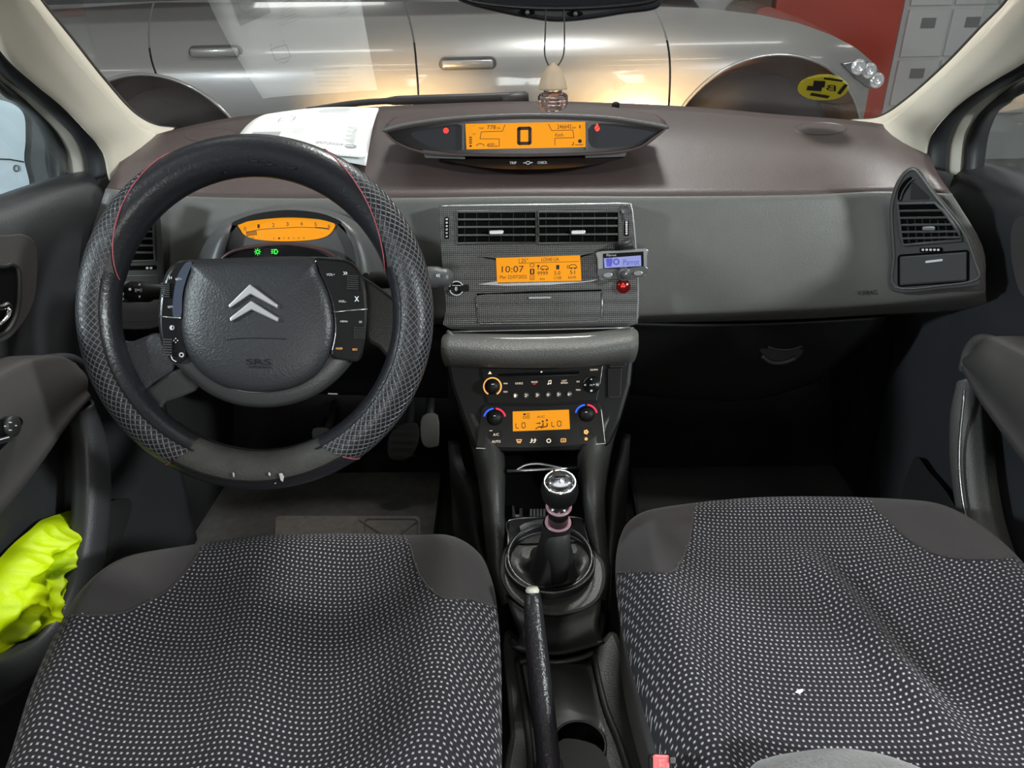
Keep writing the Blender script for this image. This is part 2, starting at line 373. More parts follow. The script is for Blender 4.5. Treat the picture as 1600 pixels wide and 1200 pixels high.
# ---------------------------------------------------------------- silver car parked across in front
YC = 3.02
def carY(x, z):
    y = YC + .055*math.cos((z-.62)*3.2) * -1 + .05
    if z > .78: y += (z-.78)**2*2.6
    if x > 1.0: y += (x-1.0)**2*.55
    if x > 1.55: y += (x-1.55)**2*2.5
    return y
def cpt(px, py): q = UY(px, py, YC); return q.x, q.z
def ztop(x):
    tb = [(-3.2, .99), (-1.5, 1.06)] + [(cpt(px, py)[0], cpt(px, py)[1]) for px, py in ((700, 0), (1030, 8), (1120, 12), (1200, 22), (1260, 36), (1310, 55), (1350, 76), (1380, 100), (1392, 125), (1396, 160))]
    return ipl(x, tb)
sc = root('silver_car', (0, 3.9, GZ), 'silver car parked crossways in front, lit by the headlight glow', 'car')
archs = [(cpt(1228, 0)[0], .395, .43, .43), (cpt(190, 0)[0], .39, .41, .41)]
def zbot(x):
    z = -.02
    for ax, az, rx, rz in archs:
        d = (x-ax)/rx
        if abs(d) < 1: z = max(z, az + rz*math.sqrt(1-d*d))
    return z
def seam(pts): return [(cpt(px, py)[1], cpt(px, py)[0]) for px, py in cr2(pts, 8)][::-1]
s1 = seam([(193, 0), (213, 50), (240, 110), (262, 145), (285, 185)]); s2 = seam([(615, -5), (632, 30), (645, 70), (652, 120), (655, 175)]); s3 = seam([(1030, 5), (1040, 35), (1046, 70), (1047, 120), (1044, 175)])
def side_panel(name, xl, xr, n=60, nv=70):
    V = []; ok = []
    for j in range(nv+1):
        v = j/nv
        for i in range(n+1):
            u = i/n; z = lerp(.2, 1.0, v)
            for _ in range(5): x = lerp(xl(z), xr(z), u); z = lerp(.0, ztop(x), v)
            zb = zbot(x); d = ztop(x)/nv
            if z < zb-d: ok.append(False)
            else: ok.append(True); z = max(z, zb)
            V.append(Vector((x, carY(x, z), z)))
    fs = []
    for j in range(nv):
        for i in range(n):
            q = (j*(n+1)+i, j*(n+1)+i+1, (j+1)*(n+1)+i+1, (j+1)*(n+1)+i)
            if all(ok[t] for t in q) and (V[q[2]].z > V[q[1]].z+1e-5 or V[q[3]].z > V[q[0]].z+1e-5): fs.append(q)
    used = sorted({t for f in fs for t in f}); ix = {t: k for k, t in enumerate(used)}
    mb = MB(); mb.add([V[t] for t in used], [[ix[t] for t in f] for f in fs]); return mb.build(name, M['silver_car'], sc)
g = .004
side_panel('rear_wing', lambda z: -3.3, lambda z: ipl(z, s1)-g)
dr = side_panel('rear_door', lambda z: ipl(z, s1)+g, lambda z: ipl(z, s2)-g)
df = side_panel('front_door', lambda z: ipl(z, s2)+g, lambda z: ipl(z, s3)-g)
side_panel('front_wing', lambda z: ipl(z, s3)+g, lambda z: cpt(1392, 0)[0]+.02)
mb = MB(); mb.box((-1.1, 3.95, .42), (3.6, 1.4, .9)); mb.build('body_core', M['void'], sc, smooth=False)
# bonnet
rws = []
for j in range(9):
    v = j/8; r = []
    for i in range(31):
        x = lerp(cpt(1030, 8)[0], cpt(1392, 0)[0]+.02, i/30); z = ztop(x)
        r.append(Vector((x+.05*v, carY(x, z)+v*.9, z + .09*math.sin(v*math.pi/2))))
    rws.append(r)
MB().rows(rws).build('bonnet', M['silver_car'], sc)
# glass house above the doors
mb = MB(); c = cpt(1030, 2); 
mb.add([(-3, 3.12, 1.04), (c[0]-.35, 3.12, 1.08), (c[0]+.25, 3.25, 1.06), (c[0]+.25, 4.4, 1.10), (c[0]-.75, 3.35, 1.62), (-3, 3.35, 1.62), (c[0]-.75, 4.3, 1.62)], [(0, 1, 4, 5), (1, 2, 4), (2, 3, 6, 4)]); mb.build('window_glass', M['carglass'], sc, smooth=False)
MB().tube([(-3, 3.36, 1.62), (c[0]-.75, 3.36, 1.62), (c[0]-.3, 3.2, 1.25), (c[0]+.2, 3.18, 1.08)], .022).build('roof_rail', M['silver_car'], sc)
def chandle(pts, par):
    P_ = Plane((0, YC-.02, .9), (0, -1, 0))
    q = [P_.at(*p, .0) for p in pts]
    x0, x1 = min(v.x for v in q), max(v.x for v in q); z0, z1 = min(v.z for v in q), max(v.z for v in q)
    y = carY((x0+x1)/2, (z0+z1)/2)
    mb = MB(); hh = (z1-z0)/2+.008; R_ = hh-.001; xa, xb, zc = x0-.012+R_, x1+.012-R_, (z0+z1)/2
    ol = [(xb+R_*math.cos(t), zc+R_*math.sin(t)) for t in [-math.pi/2+math.pi*i/10 for i in range(11)]]+[(xa+R_*math.cos(t), zc+R_*math.sin(t)) for t in [math.pi/2+math.pi*i/10 for i in range(11)]]
    mb.prism([Vector((a_, y+.008, b_)) for a_, b_ in ol], [Vector((a_, y-.006, b_)) for a_, b_ in ol]); mb.build('handle_recess', M['dark'], par, smooth=False, bevel=.004)
    mb = MB(); mb.box(((x0+x1)/2, y-.014, (z0+z1)/2), (x1-x0, .022, z1-z0-.006)); mb.build('door_handle', M['silver_car'], par, bevel=.008, bseg=3)
chandle([(289, 75), (368, 90)], dr); chandle([(689, 93), (771, 107)], df)
for ax, az, rx, rz in archs:
    mb = MB(); mb.lathe((ax, 3.30, az-.02), (0, -1, 0), [(.01, .10), (.22, .10), (.23, .13), (.335, .13), (.365, .10), (.375, .02), (.375, -.1)], 48); mb.build('wheel', M['tyre'], sc)
    mb = MB(); mb.lathe((ax, 3.09, az), (0, 1, 0), [(rx+.012, 0), (rx+.014, .30), (.0, .31)], 48, cap0=False); mb.build('arch_liner', mat('arch_orange_lit', (.16, .08, .035), .8) if ax > 0 else M['tyre'], sc)  # orange light on the right liner is put into its colour
    mb = MB(); mb.tube([(ax+(rx+.005)*math.cos(t), carY(ax+rx*math.cos(t), az+rz*math.sin(t))-.004, az+(rz+.005)*math.sin(t)) for t in [math.radians(5+170*i/30) for i in range(31)]], .007, 6); mb.build('arch_lip', M['silver_car'], sc)
# headlamp at the front corner
hp = Plane((0, 3.0, 0), (0, -1, 0))
out = [(1318, 99), (1345, 96), (1378, 99), (1390, 112), (1392, 140), (1370, 140), (1345, 124)]
def hl(off, sc_=1):
    r = []
    cx = sum(p[0] for p in out)/len(out); cy = sum(p[1] for p in out)/len(out)
    for px, py in out:
        x, z = cpt(cx+(px-cx)*sc_, cy+(py-cy)*sc_); r.append(Vector((x, carY(x, z)+off, z)))
    return r
mb = MB(); mb.prism(hl(.02), hl(-.012)); hlo = mb.build('headlamp', mat('headlamp_shell', (.25, .25, .26), .15, metal=.8), sc, smooth=False, bevel=.006)
for k_, (px, py) in enumerate(((1348, 106), (1368, 112), (1383, 128))):
    x, z = cpt(px, py); MB().lathe((x, carY(x, z)-.012, z), (0, -1, .1), [(.028, .0), (.03, .008), (.018, .012), (.0, .004)], 20).build('reflector', M['lens'], hlo)

# ================================================================ windscreen, sticker, wiper
BASE = [(200, 225, 1.24), (290, 200, 1.32), (400, 181, 1.38), (600, 168, 1.42), (820, 160, 1.45), (1050, 167, 1.42), (1220, 181, 1.38), (1345, 191, 1.31), (1430, 205, 1.24)]
SL28 = math.radians(28)
bl = cr([UY(*p)+Vector((0, .012, -.008)) for p in BASE], 5)
top_ = []
for p in bl:
    t = p + Vector((-p.x*.22, -.78, .78*math.tan(SL28))); t.y += .06*(p.x/.65)**2; top_.append(t)
rws = []
for j in range(13):
    v = j/12; rws.append([lerp(a_, b_, v) + Vector((0, .02*math.sin(v*math.pi)*.6, .035*math.sin(v*math.pi))) for a_, b_ in zip(bl, top_)])
ws = MB().rows(rws).build('window_1', M['windscreen'], None, kind='structure')
# sticker plane close below the glass
def onglass(px, py):            # where the sight line meets the windscreen mesh
    d = ray(px, py).normalized(); best = None
    for j in range(12):
        for i in range(len(bl)-1):
            A, B, C_, D = rws[j][i], rws[j][i+1], rws[j+1][i+1], rws[j+1][i]
            from mathutils.geometry import intersect_ray_tri as irt
            for tri in ((A, B, C_), (A, C_, D)):
                h = irt(*tri, d, CAM, True)
                if h is not None: return h
    return UY(px, py, 1.3)
ga, gb, gc = onglass(1250, 140), onglass(1322, 140), onglass(1285, 115)
GP = Plane.tri(ga, gb, gc)
st = root('windscreen_sticker', GP.at(1285, 138), 'round yellow sticker with a letter B and black bars low on the windscreen', 'sticker')
MB().poly(GP, el(1285.5, 138.5, 39.5, 18.5, n=40), .0015, .0022).build('disc', M['yellow'], st, smooth=False)
mb = MB()
for q in ([(1272, 126), (1290, 127), (1288, 137), (1270, 135)], [(1262, 134), (1285, 136), (1283, 143), (1260, 141)], [(1268, 145), (1297, 150), (1293, 154), (1265, 149)], [(1320, 131), (1325, 133), (1313, 148), (1308, 146)], [(1288, 121), (1317, 125), (1316, 128), (1287, 124)]):
    mb.poly(GP, q, .0022, .003)
mb.text(GP, 'B', (1291, 133, 1306, 142), .003, sl=.12, flip=True)
mb.build('printed_marks', M['blackink'], st, smooth=False)
# wiper on the cowl
wp = root('windscreen_wiper', UY(700, 160, 1.52), 'black wiper arm and blade lying along the foot of the windscreen', 'wiper')
MB().tube(cr([UY(480, 173, 1.50), UY(560, 161, 1.52), UY(650, 156, 1.53), UY(760, 153, 1.53), UY(822, 150, 1.53)], 6), [.006]*10+[.009]*15, 8).build('blade', M['rubber'], wp)
MB().tube([UY(785, 156, 1.51), UY(800, 155, 1.51), UY(826, 152, 1.51)], [.008, .012, .009], 8).build('wiper_arm', M['dark'], wp)
# cowl strip under the glass
loft('trim_2', [[(p[0], p[1]+4, p[2]+.03) for p in BASE], [(p[0], p[1]-2, p[2]+.14) for p in BASE]], M['rubber'], kind='structure')
# ================================================================ A-pillar trims, window frames, side glass
def edge(pts, n=8): return cr([UD(*p) for p in pts], n)
def strip(name, eA, eB, m, bulge=.0, nv=6, solid=.004, parent=None, **k):
    rws = []
    for j in range(nv+1):
        v = j/nv; s_ = math.sin(v*math.pi)*bulge
        rws.append([lerp(a_, b_, v) - ray(800, 600)*0 + (CAM-lerp(a_, b_, v)).normalized()*s_ for a_, b_ in zip(eA, eB)])
    return MB().rows(rws).build(name, m, parent, solid=solid, off=0, **k)
# left: edges as (px, py, depth)
lw = [(35, -40, .84), (62, 2, .88), (110, 62, .97), (160, 125, 1.07), (205, 175, 1.17), (240, 196, 1.24), (272, 201, 1.29)]
ll = [(-60, -25, .80), (0, 78, .86), (50, 128, .92), (95, 165, .98), (130, 200, 1.03), (158, 235, 1.08), (172, 282, 1.10)]
strip('trim_3', edge(lw), edge(ll), M['beige'], bulge=.022, kind='structure')
strip('trim_4', edge([(p[0]+5, p[1]-1, p[2]+.012) for p in lw]), edge([(p[0]-3, p[1], p[2]+.01) for p in lw]), M['rubber'], bulge=.006, kind='structure')
rw = [(1612, -60, .84), (1578, 0, .88), (1535, 45, .95), (1480, 102, 1.04), (1420, 155, 1.15), (1375, 184, 1.24), (1330, 189, 1.29)]
rl = [(1680, 40, .80), (1600, 98, .87), (1550, 128, .92), (1505, 158, .98), (1470, 190, 1.03), (1452, 220, 1.08), (1446, 262, 1.10)]
strip('trim_5', edge(rw), edge(rl), M['beige'], bulge=.022, kind='structure')
strip('trim_6', edge([(p[0]-5, p[1]-1, p[2]+.012) for p in rw]), edge([(p[0]+3, p[1], p[2]+.01) for p in rw]), M['rubber'], bulge=.006, kind='structure')
# black door frame / seal and inner strip
def pairs(name, A, B, m, bulge=.008, **k): return strip(name, edge(A), edge(B), m, bulge, kind='structure', **k)
pairs('trim_7', [(-60, -10, .81), (0, 80, .87), (50, 128, .93), (95, 163, .99), (132, 200, 1.04), (158, 232, 1.08), (168, 275, 1.10)],
      [(-60, 25, .84), (0, 112, .90), (50, 152, .96), (90, 186, 1.02), (118, 215, 1.06), (133, 245, 1.10), (137, 285, 1.12)], M['rubber'])
pairs('trim_8', [(-60, 25, .85), (0, 110, .91), (50, 150, .97), (90, 184, 1.03), (118, 213, 1.07), (131, 245, 1.11), (135, 290, 1.13)],
      [(-60, 45, .87), (0, 128, .93), (40, 160, .99), (70, 188, 1.05), (90, 215, 1.09), (102, 245, 1.12), (106, 292, 1.14)], M['beige2'], .004)
pairs('trim_9', [(-60, 45, .86), (0, 126, .92), (40, 158, .98), (70, 186, 1.04), (92, 215, 1.08), (104, 245, 1.11), (107, 300, 1.13)],
      [(-60, 60, .87), (0, 142, .93), (25, 160, .99), (50, 182, 1.05), (67, 210, 1.09), (75, 245, 1.12), (80, 305, 1.14)], M['rubber'], .012)
pairs('trim_10', [(1680, 30, .81), (1600, 96, .88), (1550, 126, .93), (1503, 158, .99), (1468, 190, 1.04), (1453, 220, 1.08), (1448, 262, 1.10)],
      [(1680, 75, .84), (1600, 118, .91), (1560, 138, .96), (1520, 165, 1.02), (1495, 192, 1.06), (1483, 222, 1.10), (1479, 268, 1.12)], M['rubber'])
pairs('trim_11', [(1680, 75, .85), (1600, 116, .92), (1560, 137, .97), (1520, 164, 1.03), (1497, 190, 1.07), (1485, 222, 1.11), (1481, 270, 1.13)],
      [(1680, 95, .87), (1600, 128, .93), (1570, 145, .99), (1540, 170, 1.05), (1522, 195, 1.09), (1512, 225, 1.12), (1508, 278, 1.14)], M['beige2'], .004)
pairs('trim_12', [(1680, 95, .86), (1600, 127, .92), (1570, 143, .98), (1540, 168, 1.04), (1521, 195, 1.08), (1511, 225, 1.11), (1506, 280, 1.13)],
      [(1680, 110, .87), (1600, 144, .93), (1580, 158, .99), (1560, 172, 1.05), (1548, 195, 1.09), (1540, 225, 1.12), (1533, 285, 1.14)], M['rubber'], .012)
for nm, sx in (('window_2', -1), ('window_3', 1)):
    x = sx*.735
    mb = MB(); mb.box((x, .55, .98), (.005, 1.5, .58)); mb.build(nm, M['sideglass'], None, smooth=False, kind='structure')
# roof lining over the cabin (light comes in through the glass only)
mb = MB(); mb.add([(-.52, .70, 1.245), (.52, .70, 1.245), (.58, -.2, 1.29), (-.58, -.2, 1.29), (.56, -1.3, 1.25), (-.56, -1.3, 1.25)], [(0, 1, 2, 3), (3, 2, 4, 5)]); mb.build('trim_17', M['beige'], None, kind='structure', solid=.02)
# ================================================================ doors
def door(name, sgn):
    X = .70*sgn
    def mp(px): return px
    r_ = bpy.data.objects.new(name, None); COL.objects.link(r_); r_.location = (X*1.03, .7, 0); r_['kind'] = 'structure'
    return r_
# left door
dl = door('door_1', -1)
def sheet(name, rowsP, m, parent, n=5, **k):
    rows = [cr([Vector(p) for p in r], n) for r in rowsP]
    # smooth the other way as well
    cols = [cr([r[i] for r in rows], n) for i in range(len(rows[0]))]
    return MB().rows(cols).build(name, m, parent, **k)
XL = -.70
sill = [UX(-170, 378, -.715)+Vector((0, -.55, .01)), UX(-170, 378, -.715), UX(0, 322, -.715), UX(60, 300, -.715), UX(125, 279, -.715), UX(192, 268, -.705)]
# skin of the door from the sill down
rowsL = [[p+Vector((-.03, 0, .0)) for p in sill], [p+Vector((.006, 0, .004)) for p in sill], [p+Vector((.035, 0, -.012)) for p in sill],
         [p+Vector((.045, 0, -.06)) for p in sill], [p+Vector((.035, -.01*i, -.14)) for i, p in enumerate(sill)],
         [Vector((XL+.02, p.y-.01*i, .48)) for i, p in enumerate(sill)], [Vector((XL+.015, p.y-.02*i, .38)) for i, p in enumerate(sill)],
         [Vector((XL+.01, p.y-.02*i, .22)) for i, p in enumerate(sill)], [Vector((XL+.0, p.y-.02*i, .02)) for i, p in enumerate(sill)]]
sheet('door_panel', rowsL, M['door'], dl, solid=.01, off=0)
sill2 = [UX(1770, 340, .715)+Vector((0, -.55, .01)), UX(1770, 340, .715), UX(1600, 288, .715), UX(1540, 268, .715), UX(1490, 254, .715), UX(1443, 246, .705)]
rowsR = [[Vector((p.x*1.0+(.03 if i_ == 0 else (-.006 if i_ == 1 else 0)), p.y, p.z)) for p in sill2] for i_ in (0, 1)]
rowsR += [[p+Vector((-.035, 0, -.012)) for p in sill2], [p+Vector((-.045, 0, -.06)) for p in sill2], [p+Vector((-.035, -.01*i, -.14)) for i, p in enumerate(sill2)]]
rowsR += [[Vector((-XL-.02, p.y-.01*i, .48)) for i, p in enumerate(sill2)], [Vector((-XL-.015, p.y-.02*i, .38)) for i, p in enumerate(sill2)],
          [Vector((-XL-.01, p.y-.02*i, .22)) for i, p in enumerate(sill2)], [Vector((-XL, p.y-.02*i, .02)) for i, p in enumerate(sill2)]]
drr = door('door_2', 1)
sheet('door_panel', rowsR, M['door'], drr, solid=.01, off=0)
# pull handle recess of each door
def SP(x): return Plane((x, .8, .5), (-1 if x > 0 else 1, 0, 0))
PL = SP(-.655); PR = SP(.655)
def rim3(P, pts, h, r, n=5): return MB().tube([P.at(x, y, h) for x, y in cr2(pts, n)], r, 8)
oL = MB().poly(PL, cr2([(-60, 350), (0, 367), (35, 366), (55, 382), (58, 430), (50, 480), (28, 515), (0, 535), (-60, 545)], 4), .001, .006).build('handle_bezel', M['doorhi'], dl, smooth=False, bevel=.004)
MB().poly(PL, cr2([(-60, 415), (0, 418), (18, 414), (27, 425), (27, 470), (20, 500), (0, 520), (-60, 530)], 4), .006, .0075).build('handle_cup', M['void'], dl, smooth=False)
oL = rim3(PL, [(-60, 405), (0, 416), (18, 413), (29, 424), (29, 470), (21, 502), (0, 524), (-60, 540)], .008, .003).build('cup_rim', M['dark'], dl)
MB().tube([PL.at(x, y, .014) for x, y in cr2([(-25, 478), (0, 480), (11, 476), (14, 486), (8, 500), (-8, 512), (-25, 516)], 5)], .004, 8).build('door_handle', M['chrome'], dl)
MB().poly(PR, cr2([(1660, 320), (1600, 338), (1588, 342), (1580, 362), (1580, 400), (1588, 440), (1602, 466), (1660, 500)], 4), .001, .006).build('handle_bezel', M['doorhi'], drr, smooth=False, bevel=.004)
# armrests: solid bodies standing off the panel
def armrest(par, topo, bot, x_in, x_out, m):
    # topo / bot: photo outlines of the upper and lower edge of the inner face, on plane x_in
    P_ = SP(x_in)
    t_ = [P_.at(x, y) for x, y in cr2(topo, 5)]; b_ = [P_.at(x, y) for x, y in cr2(bot, 5)]
    sg = 1 if x_in > 0 else -1
    k = len(t_)
    rows = [[Vector((x_out, p.y, p.z+.006)) for p in t_], [p+Vector((sg*.012, 0, .008)) for p in t_], [p+Vector((0, 0, 0)) for p in t_],
            [lerp(a_, b__, .33)-Vector((sg*.008, 0, 0)) for a_, b__ in zip(t_, b_)], [lerp(a_, b__, .75)-Vector((sg*.004, 0, 0)) for a_, b__ in zip(t_, b_)], b_, [Vector((x_out, p.y, p.z)) for p in b_]]
    return sheet('armrest', rows, m, par, n=3, solid=.004, off=0)
armrest(dl, [(-60, 640), (0, 598), (50, 574), (95, 566), (122, 576)], [(-60, 860), (0, 800), (50, 735), (95, 668), (132, 622)], -.615, -.71, M['doorhi'])
armrest(drr, [(1680, 610), (1620, 576), (1575, 552), (1538, 536), (1516, 556)], [(1680, 830), (1620, 742), (1575, 680), (1538, 625), (1512, 575)], .615, .71, M['doorhi'])
# raised light edge over each armrest
MB().tube([SP(-.63).at(x, y, 0) for x, y in cr2([(-60, 632), (0, 594), (50, 570), (98, 562), (122, 570), (132, 600)], 6)], .009, 10).build('armrest_edge', M['door'], dl)
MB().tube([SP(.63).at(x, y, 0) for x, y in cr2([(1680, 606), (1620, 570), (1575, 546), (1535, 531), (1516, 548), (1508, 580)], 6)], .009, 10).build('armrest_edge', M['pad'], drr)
# window switches
SWP = SP(-.600)
sw = MB().poly(SWP, cr2([(-20, 700), (-20, 668), (5, 654), (28, 651), (36, 660), (24, 680), (0, 704)], 4), .0, .004).build('switch_panel', M['gloss'], dl, smooth=False, bevel=.001)
MB().lathe(SWP.at(16, 666, .004), SWP.n, [(.012, 0), (.012, .004), (.009, .006), (0, .006)], 24).build('mirror_switch', M['dark'], sw)
mb = MB()
for q in ([(14, 660), (18, 660)], [(14, 672), (18, 672)], [(7, 666), (9, 666)], [(24, 665), (26, 665)]): mb.line(SWP, q, 1.6, .010, .0108)
mb.build('switch_marks', M['print'], sw, smooth=False)
MB().poly(SWP, rr(-6, 682, 22, 692, 3, sl=-.3), .004, .009).build('window_switch', M['dark'], sw, smooth=False, bevel=.001)
MB().line(SWP, [(0, 687), (14, 683)], 1.6, .0092, .010).build('switch_mark', M['print'], sw, smooth=False)
# door pockets
def pocket(par, ip, op, x, m):
    P_ = SP(x); A = [P_.at(*p) for p in cr2(ip, 6)]; B = [P_.at(*p) for p in cr2(op, 6)]
    sg = -1 if x < 0 else 1
    rows = [[p+Vector((sg*.02, 0, 0)) for p in A], [p+Vector((sg*.006, 0, 0)) for p in A], [p-Vector((sg*.004, 0, 0)) for p in A], [lerp(a_, b_, .5)-Vector((sg*.012, 0, 0)) for a_, b_ in zip(A, B)],
            [p-Vector((sg*.004, 0, 0)) for p in B], [p+Vector((sg*.006, 0, 0)) for p in B], [p+Vector((sg*.06, 0, 0)) for p in B]]
    return sheet('door_pocket', rows, m, par, n=2, solid=.004, off=0)
pocket(dl, [(122, 640), (133, 690), (136, 760), (132, 830), (118, 900), (90, 962), (50, 1008), (0, 1036), (-60, 1050)],
       [(138, 625), (160, 690), (167, 765), (162, 840), (150, 905), (120, 975), (76, 1040), (10, 1090), (-50, 1120)], -.62, M['door'])
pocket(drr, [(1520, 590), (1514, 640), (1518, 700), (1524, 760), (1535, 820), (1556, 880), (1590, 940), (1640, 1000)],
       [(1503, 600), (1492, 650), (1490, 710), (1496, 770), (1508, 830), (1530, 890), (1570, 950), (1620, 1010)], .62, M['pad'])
MB().tube([SP(.60).at(x, y) for x, y in cr2([(1507, 610), (1499, 700), (1503, 770), (1516, 830), (1540, 890)], 6)], .002, 6).build('pocket_edge', M['satin'], drr)
# hi-vis vest stuffed into the left pocket
import mathutils.noise as mn
VP = SP(-.655); vo = cr2([(136, 798), (95, 808), (68, 820), (40, 850), (10, 880), (-20, 930), (-25, 1000), (0, 1030), (30, 1015), (62, 990), (90, 955), (112, 915), (126, 870), (134, 830)], 14, closed=True)
vc = (60, 915); ring = []
for k in range(46):
    t = k/45; r = []
    for px, py in vo:
        qx, qy = lerp(px, vc[0], t), lerp(py, vc[1], t); p = VP.at(qx, qy, 0)
        nz = mn.noise(Vector((p.y*22, p.z*22, 3)))
        cre = 1-abs(mn.noise(Vector((p.y*14+p.z*9, p.z*26-p.y*10, 8))))*2
        cre2 = 1-abs(mn.noise(Vector((p.y*46+p.z*20, p.z*40, 1))))*2
        p = p + VP.n*(.030*min(1, t*3)**.5 + .012*nz + .016*cre*min(1, t*4) + .009*cre2*min(1, t*4) - .016)
        r.append(p)
    ring.append(r)
vm = mat('hi_vis_cloth', (.60, .80, .0), .5, bump=.2, bscale=300)
vest = MB().rows(ring, closed=True).build('safety_vest', vm, None)
tag(vest, 'crumpled fluorescent yellow safety vest stuffed in the left door pocket', 'vest')
# outside mirror past the left window
om = root('side_mirror', UX(45, 240, -.95), 'door mirror outside the left window, pale blue reflection painted on its glass', 'mirror')
MP = Plane(UX(45, 240, -.92), (.45, -1, .05))
MB().poly(MP, cr2([(-40, 150), (10, 150), (50, 172), (76, 200), (80, 250), (78, 320), (-40, 345)], 5, closed=True), -.08, -.002).build('housing', mat('mirror_grey', (.13, .14, .15), .35), om, bevel=.01, smooth=False)
MB().poly(MP, cr2([(-60, 158), (0, 156), (35, 175), (40, 215), (38, 250), (46, 290), (30, 300), (-60, 312)], 5, closed=True), -.002, .002).build('mirror_glass', M['mirror_reflect'], om, smooth=False)
mb = MB(); mb.line(MP, [(-20, 248), (15, 249), (37, 253)], 2.2, .0025, .0035); mb.line(MP, el(25, 263, 4, 5, n=14), 1.2, .0025, .0035, closed=True)
mb.build('reflected_line', M['dark'], om, smooth=False)  # line and ring of the reflected car side, modelled on the glass
# ================================================================ cabin floor, footwells, mats
mb = MB(); mb.box((0, .55, -.02), (1.56, 1.9, .04)); mb.build('trim_13', M['carpet'], None, smooth=False, kind='structure')
mb = MB(); mb.add([(-.78, 1.38, -.02), (.78, 1.38, -.02), (.78, 1.60, .35), (-.78, 1.60, .35), (.78, 1.45, .76), (-.78, 1.45, .76)], [(0, 1, 2, 3), (3, 2, 4, 5)]); mb.build('trim_14', M['carpet'], None, smooth=False, kind='structure', solid=.01)
FZ = Plane((0, 1, .006), (0, 0, 1))
m1 = root('driver_floor_mat', (-.33, 1.1, 0), 'dark grey carpet mat with worn heel pad under the pedals', 'floor mat')
MB().poly(FZ, cr2([(300, 700), (420, 695), (560, 690), (640, 692), (688, 700), (690, 740), (684, 800), (676, 860), (660, 960), (300, 960), (200, 860), (250, 740)], 4, closed=True), -.004, .006).build('mat_body', M['matc'], m1, smooth=False, bevel=.002)
MB().tube([FZ.at(x, y, .008) for x, y in cr2([(560, 692), (640, 692), (687, 700), (690, 745), (684, 800), (676, 860), (664, 950)], 6)], .0035, 6).build('binding', M['black'], m1)
MB().poly(FZ, rr(430, 806, 657, 900, 8, sl=.0), .006, .0095).build('heel_pad', M['heel'], m1, smooth=False, bevel=.001)
mb = MB()
mb.line(FZ, [(560, 812), (652, 870)], 1.5, .0095, .011); mb.line(FZ, [(652, 815), (580, 870)], 1.5, .0095, .011); mb.line(FZ, rr(570, 811, 652, 890, 6, sl=0), 1.2, .0095, .011, closed=True)
mb.build('heel_pad_ribs', M['matc'], m1, smooth=False)
FZ2 = Plane((0, 1, .010), (0, 0, 1))
m2 = root('passenger_floor_mat', (.3, 1.1, 0), 'plain black carpet mat in the passenger footwell', 'floor mat')
MB().poly(FZ2, cr2([(972, 655), (1060, 648), (1200, 645), (1340, 660), (1400, 760), (1380, 900), (1010, 900), (998, 815), (985, 740)], 4, closed=True), -.004, .006).build('mat_body', mat('black_mat', (.045, .048, .046), .95, bump=1, bscale=600, var=.2), m2, smooth=False, bevel=.002)
MB().tube([FZ2.at(x, y, .008) for x, y in cr2([(974, 657), (980, 700), (986, 745), (998, 815), (1010, 900)], 6)], .004, 6).build('binding', M['dark'], m2)
for nm, X_ in (('trim_18', -.715), ('trim_19', .715)):
    mb = MB(); mb.add([(X_, .2, -.02), (X_, 1.6, -.02), (X_, 1.6, .35), (X_, 1.40, .75), (X_, 1.02, .70), (X_, .9, .3), (X_, .2, .1)], [(0, 1, 2, 3, 4, 5, 6)]); mb.build(nm, M['dark'], None, kind='structure', solid=.01, smooth=False)
# kick panels
for nm, pts, X_ in (('trim_15', [(1405, 800), (1428, 716), (1450, 735), (1492, 790), (1540, 900), (1420, 900)], .66), ('trim_16', [(165, 790), (205, 782), (195, 830), (170, 880), (120, 900), (150, 850)], -.66)):
    P_ = SP(X_); MB().poly(P_, cr2(pts, 4, closed=True), -.03, .0).build(nm, M['dark'], None, bevel=.006, smooth=False, kind='structure')
# ================================================================ pedals
def pedal(name, label, pts, arm, Y, m, ribs):
    P_ = Plane(UY(*pts[0], Y), (0, -.8, .6)); r_ = root(name, P_.at(*pts[0]), label, 'pedal', None)
    MB().poly(P_, cr2(pts, 3, closed=True), -.012, 0).build('pedal_pad', m, r_, smooth=False, bevel=.002)
    ys = [p[1] for p in pts]; xs = [p[0] for p in pts]
    mb = MB()
    for i in range(ribs):
        y = lerp(min(ys)+4, max(ys)-4, i/(ribs-1)); mb.line(P_, [(min(xs)+5, y), (max(xs)-5, y)], 1.3, 0, .003)
    mb.build('pad_ribs', m, r_, smooth=False)
    MB().tube([P_.at(*arm[0], -.01), P_.at(*arm[1], -.04), P_.at(*arm[2], -.10)], .009, 8).build('pedal_arm', M['dark'], r_)
pdm = mat('pedal_rubber', (.16, .16, .15), .45); pdm2 = mat('pedal_dark', (.02, .02, .02), .5)
pedal('clutch_pedal', 'pale clutch pedal seen through the steering wheel opening', [(489, 670), (512, 669), (515, 680), (508, 690), (491, 690)], [(512, 672), (518, 655), (522, 630)], 1.33, pdm, 4)
pedal('brake_pedal', 'dark brake pedal right of the steering wheel rim', [(608, 680), (630, 662), (652, 662), (654, 690), (640, 716), (608, 716)], [(640, 665), (642, 640), (642, 600)], 1.30, pdm2, 5)
pedal('accelerator_pedal', 'narrow ribbed accelerator pedal left of the console', [(660, 650), (684, 648), (686, 690), (682, 698), (664, 698), (657, 680)], [(672, 650), (673, 630), (674, 600)], 1.33, pdm, 8)
